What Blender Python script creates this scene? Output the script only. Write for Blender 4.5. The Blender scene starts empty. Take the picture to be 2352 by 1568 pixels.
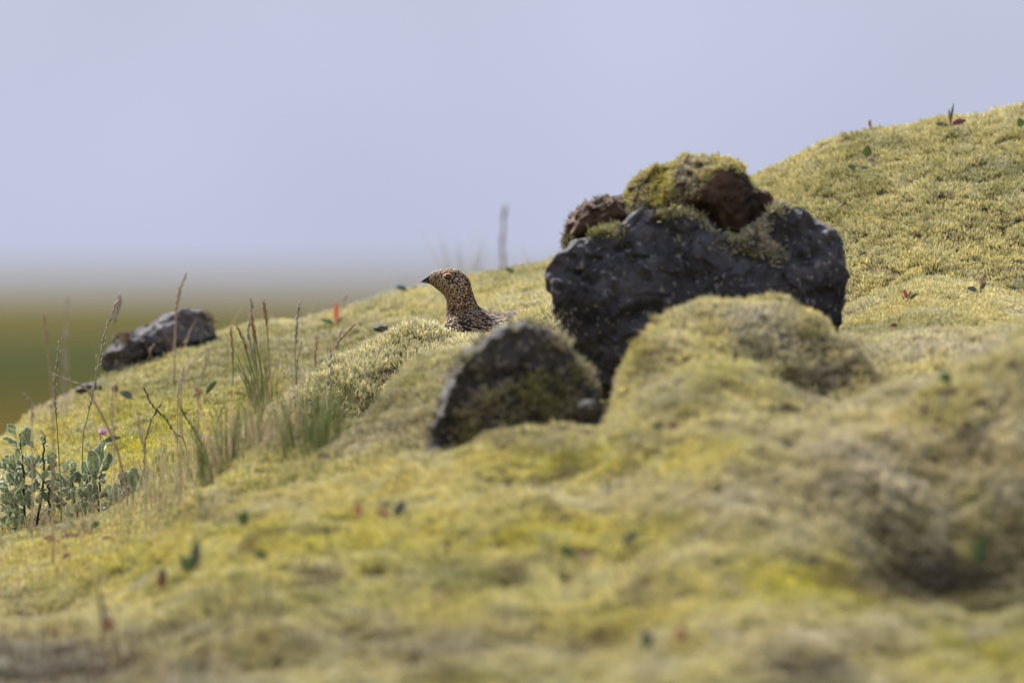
import bpy, math, random
import numpy as np

# ------------------------------------------------------------------ camera, sky, sun, exposure
sc = bpy.context.scene
C = sc.collection
random.seed(7)
rng = np.random.default_rng(7)
FOCUS = 16.42
cam_d = bpy.data.cameras.new('camera')
cam = bpy.data.objects.new('camera', cam_d)
C.objects.link(cam)
cam_d.lens = 600.0
cam_d.sensor_width = 36.0
cam_d.clip_start = 0.5
cam_d.clip_end = 30000.0
cam_d.dof.use_dof = True
cam_d.dof.focus_distance = FOCUS
cam_d.dof.aperture_fstop = 7.4
K = 0.06 / 2352.0            # radians for one unit of the design grid
VH = 650.0                   # eye level in the design grid
cam.location = (0, 0, 0)
cam.rotation_euler = (math.pi / 2 - math.atan((784 - VH) * K), 0, 0)
sc.camera = cam

SUN_AZ, SUN_EL = math.radians(-38), math.radians(46)      # azimuth from +y (view direction) to the left
world = bpy.data.worlds.new('World')
sc.world = world
world.use_nodes = True
wn, wl = world.node_tree.nodes, world.node_tree.links
wn.clear()
w_out = wn.new('ShaderNodeOutputWorld')
w_bg = wn.new('ShaderNodeBackground')
w_sky = wn.new('ShaderNodeTexSky')
w_sky.sky_type = 'NISHITA'
w_sky.sun_disc = False
w_sky.sun_elevation = SUN_EL
w_sky.sun_rotation = SUN_AZ
w_sky.dust_density = 3.0
w_scale = wn.new('ShaderNodeVectorMath'); w_scale.operation = 'SCALE'
w_scale.inputs['Scale'].default_value = 0.6
# overcast layer: standard overcast luminance, brighter towards the zenith
w_co = wn.new('ShaderNodeTexCoord')
w_sep = wn.new('ShaderNodeSeparateXYZ')
w_map = wn.new('ShaderNodeMapRange')
w_map.inputs['From Min'].default_value = 0.0
w_map.inputs['From Max'].default_value = 1.0
w_map.inputs['To Min'].default_value = 1.0
w_map.inputs['To Max'].default_value = 1.9
w_cl = wn.new('ShaderNodeVectorMath'); w_cl.operation = 'SCALE'
w_cl.inputs[0].default_value = (2.06, 2.24, 2.96)
w_mix = wn.new('ShaderNodeMix'); w_mix.data_type = 'RGBA'
w_mix.inputs['Factor'].default_value = 0.9
wl.new(w_co.outputs['Generated'], w_sep.inputs[0])
wl.new(w_sep.outputs['Z'], w_map.inputs['Value'])
wl.new(w_map.outputs['Result'], w_cl.inputs['Scale'])
wl.new(w_sky.outputs['Color'], w_scale.inputs[0])
wl.new(w_scale.outputs['Vector'], w_mix.inputs['A'])
w_no = wn.new('ShaderNodeTexNoise'); w_no.inputs['Scale'].default_value = 28.0; w_no.inputs['Detail'].default_value = 2.0   # uneven cloud
w_nm = wn.new('ShaderNodeMapRange'); w_nm.inputs['From Min'].default_value = 0.25; w_nm.inputs['From Max'].default_value = 0.75
w_nm.inputs['To Min'].default_value = 0.90; w_nm.inputs['To Max'].default_value = 1.08
w_c2 = wn.new('ShaderNodeVectorMath'); w_c2.operation = 'SCALE'
wl.new(w_co.outputs['Generated'], w_no.inputs['Vector']); wl.new(w_no.outputs['Fac'], w_nm.inputs['Value'])
wl.new(w_cl.outputs['Vector'], w_c2.inputs[0]); wl.new(w_nm.outputs['Result'], w_c2.inputs['Scale'])
wl.new(w_c2.outputs['Vector'], w_mix.inputs['B'])
wl.new(w_mix.outputs['Result'], w_bg.inputs['Color'])
w_bg.inputs['Strength'].default_value = 0.1
wl.new(w_bg.outputs[0], w_out.inputs['Surface'])

sun_d = bpy.data.lights.new('sun', 'SUN')
sun_d.energy = 5.0
sun_d.angle = math.radians(10)
sun_d.color = (1.0, 0.975, 0.94)
sun = bpy.data.objects.new('sun', sun_d)
C.objects.link(sun)
from mathutils import Vector, Matrix
sdir = Vector((math.sin(SUN_AZ) * math.cos(SUN_EL), math.cos(SUN_AZ) * math.cos(SUN_EL), math.sin(SUN_EL)))
sun.rotation_euler = sdir.to_track_quat('Z', 'Y').to_euler()
sun.location = (-5, 10, 10)

sc.view_settings.view_transform = 'Standard'
sc.view_settings.look = 'None'
sc.view_settings.exposure = 1.4
sc.view_settings.gamma = 1.0
sc.render.engine = 'CYCLES'
sc.cycles.use_denoising = True
sc.cycles.max_bounces = 6
sc.cycles.diffuse_bounces = 4
sc.cycles.transmission_bounces = 3

# ------------------------------------------------------------------ helpers
def W(u, v, d):
    """design grid (u right, v down) at depth d -> metres"""
    return np.array(((u - 1176.0) * K * d, d, (VH - v) * K * d))

def vnoise(x, y, z=0.0, seed=0):
    x = np.asarray(x, float); y = np.asarray(y, float); z = np.asarray(z, float) + np.zeros_like(x)
    xi, yi, zi = np.floor(x).astype(np.int64), np.floor(y).astype(np.int64), np.floor(z).astype(np.int64)
    fx, fy, fz = x - xi, y - yi, z - zi
    fx, fy, fz = [f * f * f * (f * (f * 6 - 15) + 10) for f in (fx, fy, fz)]
    def h(a, b, c):
        n = (a * 374761393 + b * 668265263 + c * 2147483647 + seed * 144665) & 0xFFFFFFFF
        n = ((n ^ (n >> 13)) * 1274126177) & 0xFFFFFFFF
        n = ((n ^ (n >> 16)) * 2246822519) & 0xFFFFFFFF
        n = n ^ (n >> 15)
        return (n & 0xFFFFFF) / float(0x7FFFFF) - 1.0
    r = 0.0
    for a in (0, 1):
        for b in (0, 1):
            for c in (0, 1):
                wgt = (fx if a else 1 - fx) * (fy if b else 1 - fy) * (fz if c else 1 - fz)
                r = r + wgt * h(xi + a, yi + b, zi + c)
    return r

def fbm(x, y, z=0.0, octv=4, seed=0, gain=0.5):
    r, a, f = 0.0, 1.0, 1.0
    for i in range(octv):
        r = r + a * vnoise(np.asarray(x) * f, np.asarray(y) * f, np.asarray(z) * f, seed + i * 17)
        a *= gain; f *= 2.03
    return r

def smax(a, b, k):
    h = np.clip(0.5 + 0.5 * (a - b) / k, 0, 1)
    return b * (1 - h) + a * h + k * h * (1 - h)

def sstep(a, b, x):
    t = np.clip((x - a) / (b - a), 0, 1)
    return t * t * (3 - 2 * t)

def mesh_obj(name, verts, faces, mat=None, parent=None, smooth=True, attrs=None):
    me = bpy.data.meshes.new(name)
    verts = np.asarray(verts, float)
    me.from_pydata(verts.tolist() if verts.size < 60000 else list(map(tuple, verts)), [], faces if isinstance(faces, list) else faces.tolist())
    if attrs:
        for an, (tp, data) in attrs.items():
            at = me.attributes.new(an, tp, 'POINT')
            data = np.asarray(data, np.float32)
            if tp == 'FLOAT_COLOR':
                at.data.foreach_set('color', data.ravel())
            elif tp == 'FLOAT_VECTOR':
                at.data.foreach_set('vector', data.ravel())
            else:
                at.data.foreach_set('value', data.ravel())
    if smooth and len(me.polygons):
        me.polygons.foreach_set('use_smooth', np.ones(len(me.polygons), bool))
    me.update()
    o = bpy.data.objects.new(name, me)
    if mat is not None:
        me.materials.append(mat)
    C.objects.link(o)
    if parent is not None:
        o.parent = parent
    return o

def empty(name, loc=(0, 0, 0)):
    o = bpy.data.objects.new(name, None)
    o.empty_display_size = 0.02
    C.objects.link(o)
    o.location = [float(c) for c in loc]
    return o

def tag(o, label=None, cat=None, group=None, kind=None):
    if label: o['label'] = label
    if cat: o['category'] = cat
    if group: o['group'] = group
    if kind: o['kind'] = kind
    return o

class MB:
    """collects shapes into one mesh"""
    def __init__(s): s.v = []; s.f = []; s.c = []
    def add(s, v, f, c=None):
        b = len(s.v)
        s.v.extend([tuple(map(float, p)) for p in v])
        s.f.extend([tuple(i + b for i in q) for q in f])
        if c is not None: s.c.extend(c)
    def tube(s, pts, rad, sides=5):
        pts = np.asarray(pts, float); n = len(pts)
        rad = np.full(n, rad) if np.isscalar(rad) else np.asarray(rad)
        t = np.gradient(pts, axis=0); t /= np.linalg.norm(t, axis=1)[:, None] + 1e-12
        ref = np.array((0.21, 1.0, 0.13)); 
        a = np.cross(t, ref); a /= np.linalg.norm(a, axis=1)[:, None] + 1e-12
        b = np.cross(t, a)
        V = []
        for k in range(n):
            for j in range(sides):
                th = 2 * math.pi * j / sides
                V.append(pts[k] + rad[k] * (math.cos(th) * a[k] + math.sin(th) * b[k]))
        F = [(k * sides + j, k * sides + (j + 1) % sides, (k + 1) * sides + (j + 1) % sides, (k + 1) * sides + j)
             for k in range(n - 1) for j in range(sides)]
        F.append(tuple(range(sides))[::-1]); F.append(tuple((n - 1) * sides + j for j in range(sides)))
        s.add(V, F)
    def ribbon(s, pts, width, side):
        pts = np.asarray(pts, float); n = len(pts)
        wd = np.asarray(width); side = np.asarray(side, float)
        t = np.gradient(pts, axis=0)
        nr = np.cross(t, side); nr /= np.linalg.norm(nr, axis=1)[:, None] + 1e-12
        V = []
        for k in range(n):
            V += [pts[k] - side * wd[k] / 2, pts[k] - nr[k] * wd[k] * 0.22, pts[k] + side * wd[k] / 2]
        F = []
        for k in range(n - 1):
            for j in (0, 1):
                F.append((3 * k + j, 3 * k + j + 1, 3 * k + 3 + j + 1, 3 * k + 3 + j))
        s.add(V, F)
    def spindle(s, p, d, length, r):
        p = np.asarray(p); d = np.asarray(d) / (np.linalg.norm(d) + 1e-12)
        a = np.cross(d, (0.3, 0.9, 0.2)); a /= np.linalg.norm(a) + 1e-12; b = np.cross(d, a)
        V = [p]
        for fr, rr in ((0.3, 1.0), (0.65, 0.75)):
            for j in range(4):
                th = math.pi / 2 * j
                V.append(p + d * length * fr + r * rr * (math.cos(th) * a + math.sin(th) * b))
        V.append(p + d * length)
        F = [(0, 1 + (j + 1) % 4, 1 + j) for j in range(4)] + [(1 + j, 1 + (j + 1) % 4, 5 + (j + 1) % 4, 5 + j) for j in range(4)] + [(5 + j, 5 + (j + 1) % 4, 9) for j in range(4)]
        s.add(V, F)
    def build(s, name, mat, parent=None, smooth=True, attrs=None):
        return mesh_obj(name, np.array(s.v), s.f, mat, parent, smooth, attrs)

def catmull(pts, n):
    pts = np.asarray(pts, float)
    if len(pts) == 2:
        t = np.linspace(0, 1, n)[:, None]; return pts[0] * (1 - t) + pts[1] * t
    P = np.vstack([2 * pts[0] - pts[1], pts, 2 * pts[-1] - pts[-2]])
    out = []
    for s in np.linspace(0, len(pts) - 1 - 1e-9, n):
        i = int(s); t = s - i
        p0, p1, p2, p3 = P[i], P[i + 1], P[i + 2], P[i + 3]
        out.append(0.5 * (2 * p1 + (p2 - p0) * t + (2 * p0 - 5 * p1 + 4 * p2 - p3) * t * t + (3 * p1 - p0 - 3 * p2 + p3) * t ** 3))
    return np.array(out)

# ------------------------------------------------------------------ materials
def new_mat(name):
    m = bpy.data.materials.new(name); m.use_nodes = True
    nt = m.node_tree; nt.nodes.clear()
    out = nt.nodes.new('ShaderNodeOutputMaterial')
    return m, nt.nodes, nt.links, out

def leafy(name, col, trans=0.25, rough=0.6, var=0.25, scale=60.0, tcol=None):
    """a plant surface: reflected and transmitted light, mottled"""
    m, N, L, out = new_mat(name)
    p = N.new('ShaderNodeBsdfPrincipled'); p.inputs['Roughness'].default_value = rough
    p.inputs['Specular IOR Level'].default_value = 0.25
    t = N.new('ShaderNodeBsdfTranslucent'); mx = N.new('ShaderNodeMixShader'); mx.inputs[0].default_value = trans
    no = N.new('ShaderNodeTexNoise'); no.inputs['Scale'].default_value = scale; no.inputs['Detail'].default_value = 3
    tc = N.new('ShaderNodeTexCoord')
    L.new(tc.outputs['Object'], no.inputs['Vector'])
    mc = N.new('ShaderNodeMix'); mc.data_type = 'RGBA'
    mc.inputs['A'].default_value = tuple(c * (1 - var) for c in col) + (1,)
    b = tcol or tuple(min(1, c * (1 + var)) for c in col)
    mc.inputs['B'].default_value = tuple(b) + (1,)
    L.new(no.outputs['Fac'], mc.inputs['Factor'])
    L.new(mc.outputs['Result'], p.inputs['Base Color']); L.new(mc.outputs['Result'], t.inputs['Color'])
    L.new(p.outputs[0], mx.inputs[1]); L.new(t.outputs[0], mx.inputs[2]); L.new(mx.outputs[0], out.inputs['Surface'])
    return m

def rock_mat(name, dark, light, lichen, lichen_amt, bump=0.004):
    m, N, L, out = new_mat(name)
    p = N.new('ShaderNodeBsdfPrincipled'); p.inputs['Roughness'].default_value = 0.9; p.inputs['Specular IOR Level'].default_value = 0.2
    tc = N.new('ShaderNodeTexCoord')
    n1 = N.new('ShaderNodeTexNoise'); n1.inputs['Scale'].default_value = 22; n1.inputs['Detail'].default_value = 8; n1.inputs['Roughness'].default_value = 0.65
    n2 = N.new('ShaderNodeTexNoise'); n2.inputs['Scale'].default_value = 150; n2.inputs['Detail'].default_value = 4
    vo = N.new('ShaderNodeTexVoronoi'); vo.inputs['Scale'].default_value = 110
    for n in (n1, n2, vo): L.new(tc.outputs['Object'], n.inputs['Vector'])
    r1 = N.new('ShaderNodeValToRGB'); r1.color_ramp.elements[0].position = 0.35; r1.color_ramp.elements[1].position = 0.72
    r1.color_ramp.elements[0].color = dark + (1,); r1.color_ramp.elements[1].color = light + (1,)
    L.new(n1.outputs['Fac'], r1.inputs['Fac'])
    r2 = N.new('ShaderNodeValToRGB'); r2.color_ramp.elements[0].position = 0.60 - lichen_amt; r2.color_ramp.elements[1].position = 0.70 - lichen_amt
    r2.color_ramp.elements[0].color = (0, 0, 0, 1); r2.color_ramp.elements[1].color = (1, 1, 1, 1)
    L.new(n2.outputs['Fac'], r2.inputs['Fac'])
    mx = N.new('ShaderNodeMix'); mx.data_type = 'RGBA'; mx.inputs['B'].default_value = lichen + (1,)
    L.new(r2.outputs['Color'], mx.inputs['Factor']); L.new(r1.outputs['Color'], mx.inputs['A'])
    L.new(mx.outputs['Result'], p.inputs['Base Color'])
    bp = N.new('ShaderNodeBump'); bp.inputs['Strength'].default_value = 0.8; bp.inputs['Distance'].default_value = bump
    ad = N.new('ShaderNodeMath'); ad.operation = 'ADD'
    L.new(n1.outputs['Fac'], ad.inputs[0]); L.new(vo.outputs['Distance'], ad.inputs[1])
    L.new(ad.outputs[0], bp.inputs['Height']); L.new(bp.outputs[0], p.inputs['Normal'])
    L.new(p.outputs[0], out.inputs['Surface'])
    return m

def attr_mat(name, attr, rough=0.7, trans=0.0):
    m, N, L, out = new_mat(name)
    p = N.new('ShaderNodeBsdfPrincipled'); p.inputs['Roughness'].default_value = rough
    p.inputs['Specular IOR Level'].default_value = 0.2
    a = N.new('ShaderNodeAttribute'); a.attribute_name = attr
    L.new(a.outputs['Color'], p.inputs['Base Color'])
    if trans:
        t = N.new('ShaderNodeBsdfTranslucent'); L.new(a.outputs['Color'], t.inputs['Color'])
        mx = N.new('ShaderNodeMixShader'); mx.inputs[0].default_value = trans
        L.new(p.outputs[0], mx.inputs[1]); L.new(t.outputs[0], mx.inputs[2]); L.new(mx.outputs[0], out.inputs['Surface'])
    else:
        L.new(p.outputs[0], out.inputs['Surface'])
    return m

def plain_mat(name, col, rough=0.5, spec=0.5):
    m, N, L, out = new_mat(name)
    p = N.new('ShaderNodeBsdfPrincipled'); p.inputs['Roughness'].default_value = rough
    p.inputs['Specular IOR Level'].default_value = spec
    no = N.new('ShaderNodeTexNoise'); no.inputs['Scale'].default_value = 300
    mc = N.new('ShaderNodeMix'); mc.data_type = 'RGBA'
    mc.inputs['A'].default_value = tuple(c * 0.75 for c in col) + (1,); mc.inputs['B'].default_value = tuple(c * 1.25 for c in col) + (1,)
    L.new(no.outputs['Fac'], mc.inputs['Factor']); L.new(mc.outputs['Result'], p.inputs['Base Color'])
    L.new(p.outputs[0], out.inputs['Surface'])
    return m

# moss shoots: colour of the shoot from its clump, paler hair points at the tips
def moss_material():
    m, N, L, out = new_mat('moss')
    d = N.new('ShaderNodeBsdfDiffuse'); t = N.new('ShaderNodeBsdfTranslucent')
    mx = N.new('ShaderNodeMixShader'); mx.inputs[0].default_value = 0.34
    a = N.new('ShaderNodeAttribute'); a.attribute_type = 'INSTANCER'; a.attribute_name = 'mcol'
    w = N.new('ShaderNodeAttribute'); w.attribute_type = 'INSTANCER'; w.attribute_name = 'tipw'
    tip = N.new('ShaderNodeAttribute'); tip.attribute_name = 'tip'
    vr = N.new('ShaderNodeAttribute'); vr.attribute_name = 'var'
    # young tip
    pw = N.new('ShaderNodeMath'); pw.operation = 'POWER'; pw.inputs[1].default_value = 2.5
    L.new(tip.outputs['Fac'], pw.inputs[0])
    ml = N.new('ShaderNodeMath'); ml.operation = 'MULTIPLY'
    L.new(pw.outputs[0], ml.inputs[0]); L.new(w.outputs['Fac'], ml.inputs[1])
    # brown old stem below
    old = N.new('ShaderNodeMix'); old.data_type = 'RGBA'; old.inputs['A'].default_value = (0.085, 0.062, 0.024, 1)
    mr = N.new('ShaderNodeMapRange'); mr.inputs['From Min'].default_value = 0.0; mr.inputs['From Max'].default_value = 0.42
    L.new(tip.outputs['Fac'], mr.inputs['Value']); L.new(mr.outputs['Result'], old.inputs['Factor'])
    L.new(a.outputs['Color'], old.inputs['B'])
    c2 = N.new('ShaderNodeMix'); c2.data_type = 'RGBA'; c2.inputs['B'].default_value = (0.88, 0.85, 0.68, 1)
    L.new(ml.outputs[0], c2.inputs['Factor']); L.new(old.outputs['Result'], c2.inputs['A'])
    hv = N.new('ShaderNodeHueSaturation')
    L.new(c2.outputs['Result'], hv.inputs['Color']); L.new(vr.outputs['Fac'], hv.inputs['Value'])
    L.new(hv.outputs['Color'], d.inputs['Color']); L.new(hv.outputs['Color'], t.inputs['Color'])
    L.new(d.outputs[0], mx.inputs[1]); L.new(t.outputs[0], mx.inputs[2]); L.new(mx.outputs[0], out.inputs['Surface'])
    return m
M_MOSS = moss_material()

def soil_material():
    m, N, L, out = new_mat('moss_soil')
    p = N.new('ShaderNodeBsdfPrincipled'); p.inputs['Roughness'].default_value = 0.95; p.inputs['Specular IOR Level'].default_value = 0.1
    tc = N.new('ShaderNodeTexCoord'); n = N.new('ShaderNodeTexNoise'); n.inputs['Scale'].default_value = 40; n.inputs['Detail'].default_value = 6
    L.new(tc.outputs['Object'], n.inputs['Vector'])
    r = N.new('ShaderNodeValToRGB'); r.color_ramp.elements[0].color = (0.04, 0.029, 0.014, 1); r.color_ramp.elements[1].color = (0.15, 0.12, 0.045, 1)
    r.color_ramp.elements[0].position = 0.35; r.color_ramp.elements[1].position = 0.7
    L.new(n.outputs['Fac'], r.inputs['Fac']); L.new(r.outputs['Color'], p.inputs['Base Color']); L.new(p.outputs[0], out.inputs['Surface'])
    return m
M_SOIL = soil_material()

def far_material():
    """heath and scrub of the far lowland: green scrub, brown heath, tan grass farther out"""
    m, N, L, out = new_mat('lowland')
    p = N.new('ShaderNodeBsdfPrincipled'); p.inputs['Roughness'].default_value = 0.95; p.inputs['Specular IOR Level'].default_value = 0.0
    g = N.new('ShaderNodeNewGeometry')
    mp = N.new('ShaderNodeMapping'); mp.inputs['Scale'].default_value = (0.055, 0.0035, 0.0)
    L.new(g.outputs['Position'], mp.inputs['Vector'])
    n = N.new('ShaderNodeTexNoise'); n.inputs['Scale'].default_value = 1.0; n.inputs['Detail'].default_value = 2
    L.new(mp.outputs[0], n.inputs['Vector'])
    sep = N.new('ShaderNodeSeparateXYZ'); L.new(g.outputs['Position'], sep.inputs[0])
    dist = N.new('ShaderNodeMapRange'); dist.inputs['From Min'].default_value = 300; dist.inputs['From Max'].default_value = 3300
    L.new(sep.outputs['Y'], dist.inputs['Value'])
    r1 = N.new('ShaderNodeValToRGB'); e = r1.color_ramp.elements
    e[0].position = 0.0; e[0].color = (0.06, 0.04, 0.012, 1)
    e[1].position = 1.0; e[1].color = (0.085, 0.072, 0.032, 1)
    for pos, c in ((0.09, (0.05, 0.037, 0.011)), (0.16, (0.018, 0.027, 0.010)), (0.38, (0.045, 0.042, 0.017)), (0.52, (0.075, 0.06, 0.022)), (0.75, (0.075, 0.06, 0.021))):
        x = e.new(pos); x.color = c + (1,)
    ad = N.new('ShaderNodeMath'); ad.operation = 'MULTIPLY_ADD'; ad.inputs[1].default_value = 0.5
    sb = N.new('ShaderNodeMath'); sb.operation = 'SUBTRACT'; sb.inputs[1].default_value = 0.24
    L.new(n.outputs['Fac'], ad.inputs[0]); L.new(dist.outputs['Result'], ad.inputs[2]); L.new(ad.outputs[0], sb.inputs[0])
    L.new(sb.outputs[0], r1.inputs['Fac']); L.new(r1.outputs['Color'], p.inputs['Base Color']); L.new(p.outputs[0], out.inputs['Surface'])
    return m
M_FAR = far_material()

# ------------------------------------------------------------------ the moss slope
# each ridge: crest points (u, v, depth), foot points (u, v, depth), exponent of its face, slope behind the crest
RIDGES = {
 'back': ([(-600, 1300, 17), (-300, 1180, 17), (-100, 1080, 17.0), (0, 1012, 17.0), (80, 952, 17.1), (150, 915, 17.15), (220, 882, 17.2), (300, 836, 17.3), (400, 800, 17.35), (520, 760, 17.4), (600, 744, 17.4), (700, 738, 17.4), (830, 698, 17.4), (900, 673, 17.4), (960, 658, 17.4), (1090, 632, 17.4), (1180, 620, 17.4), (1260, 600, 17.4), (1400, 560, 17.35), (1600, 480, 17.2), (1740, 412, 17.05), (1800, 372, 17), (1900, 322, 16.95), (2000, 296, 16.95), (2150, 263, 16.95), (2250, 266, 16.95), (2352, 240, 16.95), (2600, 200, 17), (3000, 180, 17)],
          [(-600, 1500, 16.3), (-300, 1400, 16.3), (0, 1235, 16.4), (100, 1200, 16.4), (300, 1110, 16.45), (450, 1070, 16.45), (600, 1065, 16.47), (750, 985, 16.52), (900, 880, 16.6), (1050, 800, 16.66), (1260, 760, 16.7), (1700, 730, 16.6), (1960, 700, 16.55), (2150, 690, 16.5), (2352, 710, 16.5), (3000, 710, 16.5)], 1.25, 0.10),
 'ledge': ([(1500, 1000, 16.3), (1850, 780, 16.3), (1900, 722, 16.3), (1935, 702, 16.3), (2000, 684, 16.3), (2080, 656, 16.3), (2150, 638, 16.33), (2250, 656, 16.3), (2352, 682, 16.3), (2700, 690, 16.3)],
           [(1500, 1100, 15.9), (1900, 815, 15.85), (2352, 800, 15.85), (2700, 800, 15.85)], 1.4, 0.8),
 'sharp': ([(300, 1300, 16.1), (380, 1120, 16.05), (480, 1050, 16.1), (590, 965, 16.2), (640, 921, 16.22), (700, 881, 16.25), (780, 816, 16.28), (860, 773, 16.3), (900, 758, 16.31), (960, 740, 16.32), (990, 745, 16.32), (1018, 755, 16.32), (1035, 761, 16.31), (1078, 770, 16.3), (1150, 800, 16.25), (1300, 900, 16.2), (1500, 1100, 16.2)],
           [(300, 1350, 16.0), (480, 1100, 16.05), (600, 1055, 16.09), (700, 1045, 16.12), (850, 1030, 16.15), (950, 970, 16.16), (1100, 890, 16.15), (1300, 950, 16.1)], 1.45, 0.9),
 'bank': ([(900, 1000, 16.1), (1000, 850, 16.12), (1060, 778, 16.15), (1102, 768, 16.17), (1125, 766, 16.18), (1155, 749, 16.2), (1180, 733, 16.2), (1203, 717, 16.2), (1278, 688, 16.2), (1350, 680, 16.2), (1500, 690, 16.2), (1700, 730, 16.2), (1850, 850, 16.2)],
          [(900, 1050, 15.8), (1060, 850, 15.8), (1200, 890, 15.86), (1290, 1000, 15.95), (1400, 1100, 15.97), (1850, 1100, 15.97)], 1.3, 0.8),
 'pale': ([(400, 1150, 15.8), (560, 1012, 15.8), (700, 990, 15.8), (840, 976, 15.76), (880, 932, 15.75), (920, 882, 15.75), (960, 842, 15.75), (1030, 807, 15.75), (1080, 793, 15.75), (1150, 776, 15.72), (1230, 790, 15.7), (1290, 860, 15.7), (1340, 980, 15.7), (1400, 1150, 15.7)],
          [(400, 1200, 15.5), (560, 1080, 15.5), (700, 1060, 15.45), (880, 1040, 15.4), (1080, 1010, 15.4), (1350, 1000, 15.4)], 1.2, 1.1),
 'strip': ([(-600, 1420, 16.1), (-200, 1295, 16.1), (0, 1238, 16.1), (60, 1214, 16.1), (150, 1196, 16.1), (250, 1165, 16.1), (350, 1116, 16.1), (400, 1092, 16.1), (480, 1062, 16.05), (590, 1030, 16.0), (700, 1060, 15.9), (800, 1120, 15.9)],
           [(-600, 1600, 15.4), (0, 1420, 15.35), (350, 1270, 15.4), (600, 1150, 15.45), (800, 1150, 15.5)], 1.1, 0.4),
 'front': ([(-600, 1580, 15.0), (-300, 1500, 15.0), (0, 1420, 15.0), (150, 1377, 15.1), (300, 1314, 15.15), (400, 1252, 15.2), (480, 1197, 15.2), (560, 1162, 15.2), (640, 1138, 15.2), (800, 1100, 15.2), (930, 1071, 15.2), (1000, 1050, 15.2), (1100, 1022, 15.2), (1200, 1001, 15.2), (1330, 975, 15.22), (1400, 962, 15.25), (1440, 925, 15.25), (1500, 858, 15.22), (1600, 838, 15.2), (1690, 843, 15.2), (1744, 865, 15.2), (1825, 919, 15.15), (1861, 932, 15.1), (1930, 922, 15.05), (1999, 904, 15.0), (2070, 882, 15.0), (2149, 848, 15.0), (2250, 797, 15.0), (2352, 745, 15.0), (2600, 690, 15), (3000, 650, 15)],
           [(-600, 1700, 14.2), (0, 1640, 14.15), (1176, 1620, 14.1), (1500, 1600, 14.1), (1700, 1560, 14.15), (1850, 1470, 14.3), (2000, 1440, 14.45), (2150, 1430, 14.5), (2352, 1430, 14.5), (3000, 1430, 14.5)], 1.15, 0.7),
 'behind': ([(1700, 1000, 15.7), (1850, 830, 15.75), (1930, 786, 15.8), (2036, 774, 15.8), (2150, 767, 15.8), (2250, 752, 15.8), (2352, 728, 15.8), (2700, 690, 15.8)],
            [(1700, 1050, 15.3), (1930, 940, 15.3), (2352, 930, 15.3), (2700, 900, 15.3)], 1.3, 0.6),
 'mound': ([(1340, 1150, 15.45), (1412, 960, 15.45), (1424, 890, 15.45), (1440, 830, 15.45), (1466, 775, 15.45), (1508, 742, 15.46), (1560, 717, 15.47), (1620, 703, 15.48), (1680, 697, 15.5), (1750, 699, 15.5), (1800, 706, 15.5), (1850, 715, 15.5), (1888, 735, 15.5), (1915, 775, 15.48), (1950, 812, 15.42), (1985, 853, 15.37), (2006, 900, 15.32), (2030, 1000, 15.3)],
           [(1340, 1200, 15.1), (1400, 980, 15.18), (1500, 930, 15.12), (1640, 925, 15.1), (1720, 960, 15.2), (1800, 1000, 15.28), (1900, 1020, 15.3), (2030, 1100, 15.2)], 1.5, 0.7),
 'yellow': ([(1150, 1620, 14.3), (1350, 1500, 14.35), (1500, 1400, 14.38), (1650, 1325, 14.4), (1750, 1298, 14.4), (1900, 1312, 14.38), (2050, 1370, 14.36), (2230, 1408, 14.35), (2352, 1396, 14.35), (2700, 1380, 14.35)],
            [(1150, 1680, 14.0), (1750, 1560, 13.95), (2352, 1540, 13.95), (2700, 1540, 13.95)], 1.3, 1.6),
 'near': ([(-600, 1640, 14.0), (0, 1600, 14.0), (600, 1570, 14.0), (1176, 1560, 14.0), (1600, 1530, 14.0), (1800, 1570, 14.0), (2000, 1560, 14.0), (2150, 1500, 14.0), (2352, 1470, 14.0), (2700, 1440, 14.0)],
          [(-600, 1900, 13.5), (1176, 1850, 13.5), (2700, 1800, 13.5)], 1.1, 0.5),
}
DROP = 0.0040
_R = {}
for nm, (cr, ft, ex, bs) in RIDGES.items():
    _R[nm] = (np.array(cr, float), np.array(ft, float), ex, bs)

def ridge_z(nm, u, y):
    cr, ft, ex, bs = _R[nm]
    # smooth the crest line a little by sampling around u
    def it(a, col): return (np.interp(u - 9, a[:, 0], a[:, col]) + 2 * np.interp(u, a[:, 0], a[:, col]) + np.interp(u + 9, a[:, 0], a[:, col])) / 4
    yc = it(cr, 2); zc = (VH - it(cr, 1)) * K * yc
    yf = it(ft, 2); zf = (VH - it(ft, 1)) * K * yf
    zf = np.minimum(zf, zc - 0.012)
    if nm == 'front': ex = np.interp(u, [1500, 1900], [1.15, 2.1])
    t = (yc - y) / np.maximum(yc - yf, 0.05)
    tt = np.maximum(t, 0)
    front = np.where(tt < 1, zc + (zf - zc) * tt ** ex, zf - np.maximum(0.45, ex * (zc - zf) / np.maximum(yc - yf, 0.05)) * (yf - y))
    tb = np.maximum(y - yc, 0)
    back = zc - bs * tb * tb / (tb + 0.08)
    # ends of the ridge fall away
    lo, hi = cr[0, 0], cr[-1, 0]
    edge = np.maximum(lo - u, 0) + np.maximum(u - hi, 0)
    if nm in ('back', 'front', 'near'): edge = edge * 0
    return np.where(t >= 0, front, back) - edge * 0.0006

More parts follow.
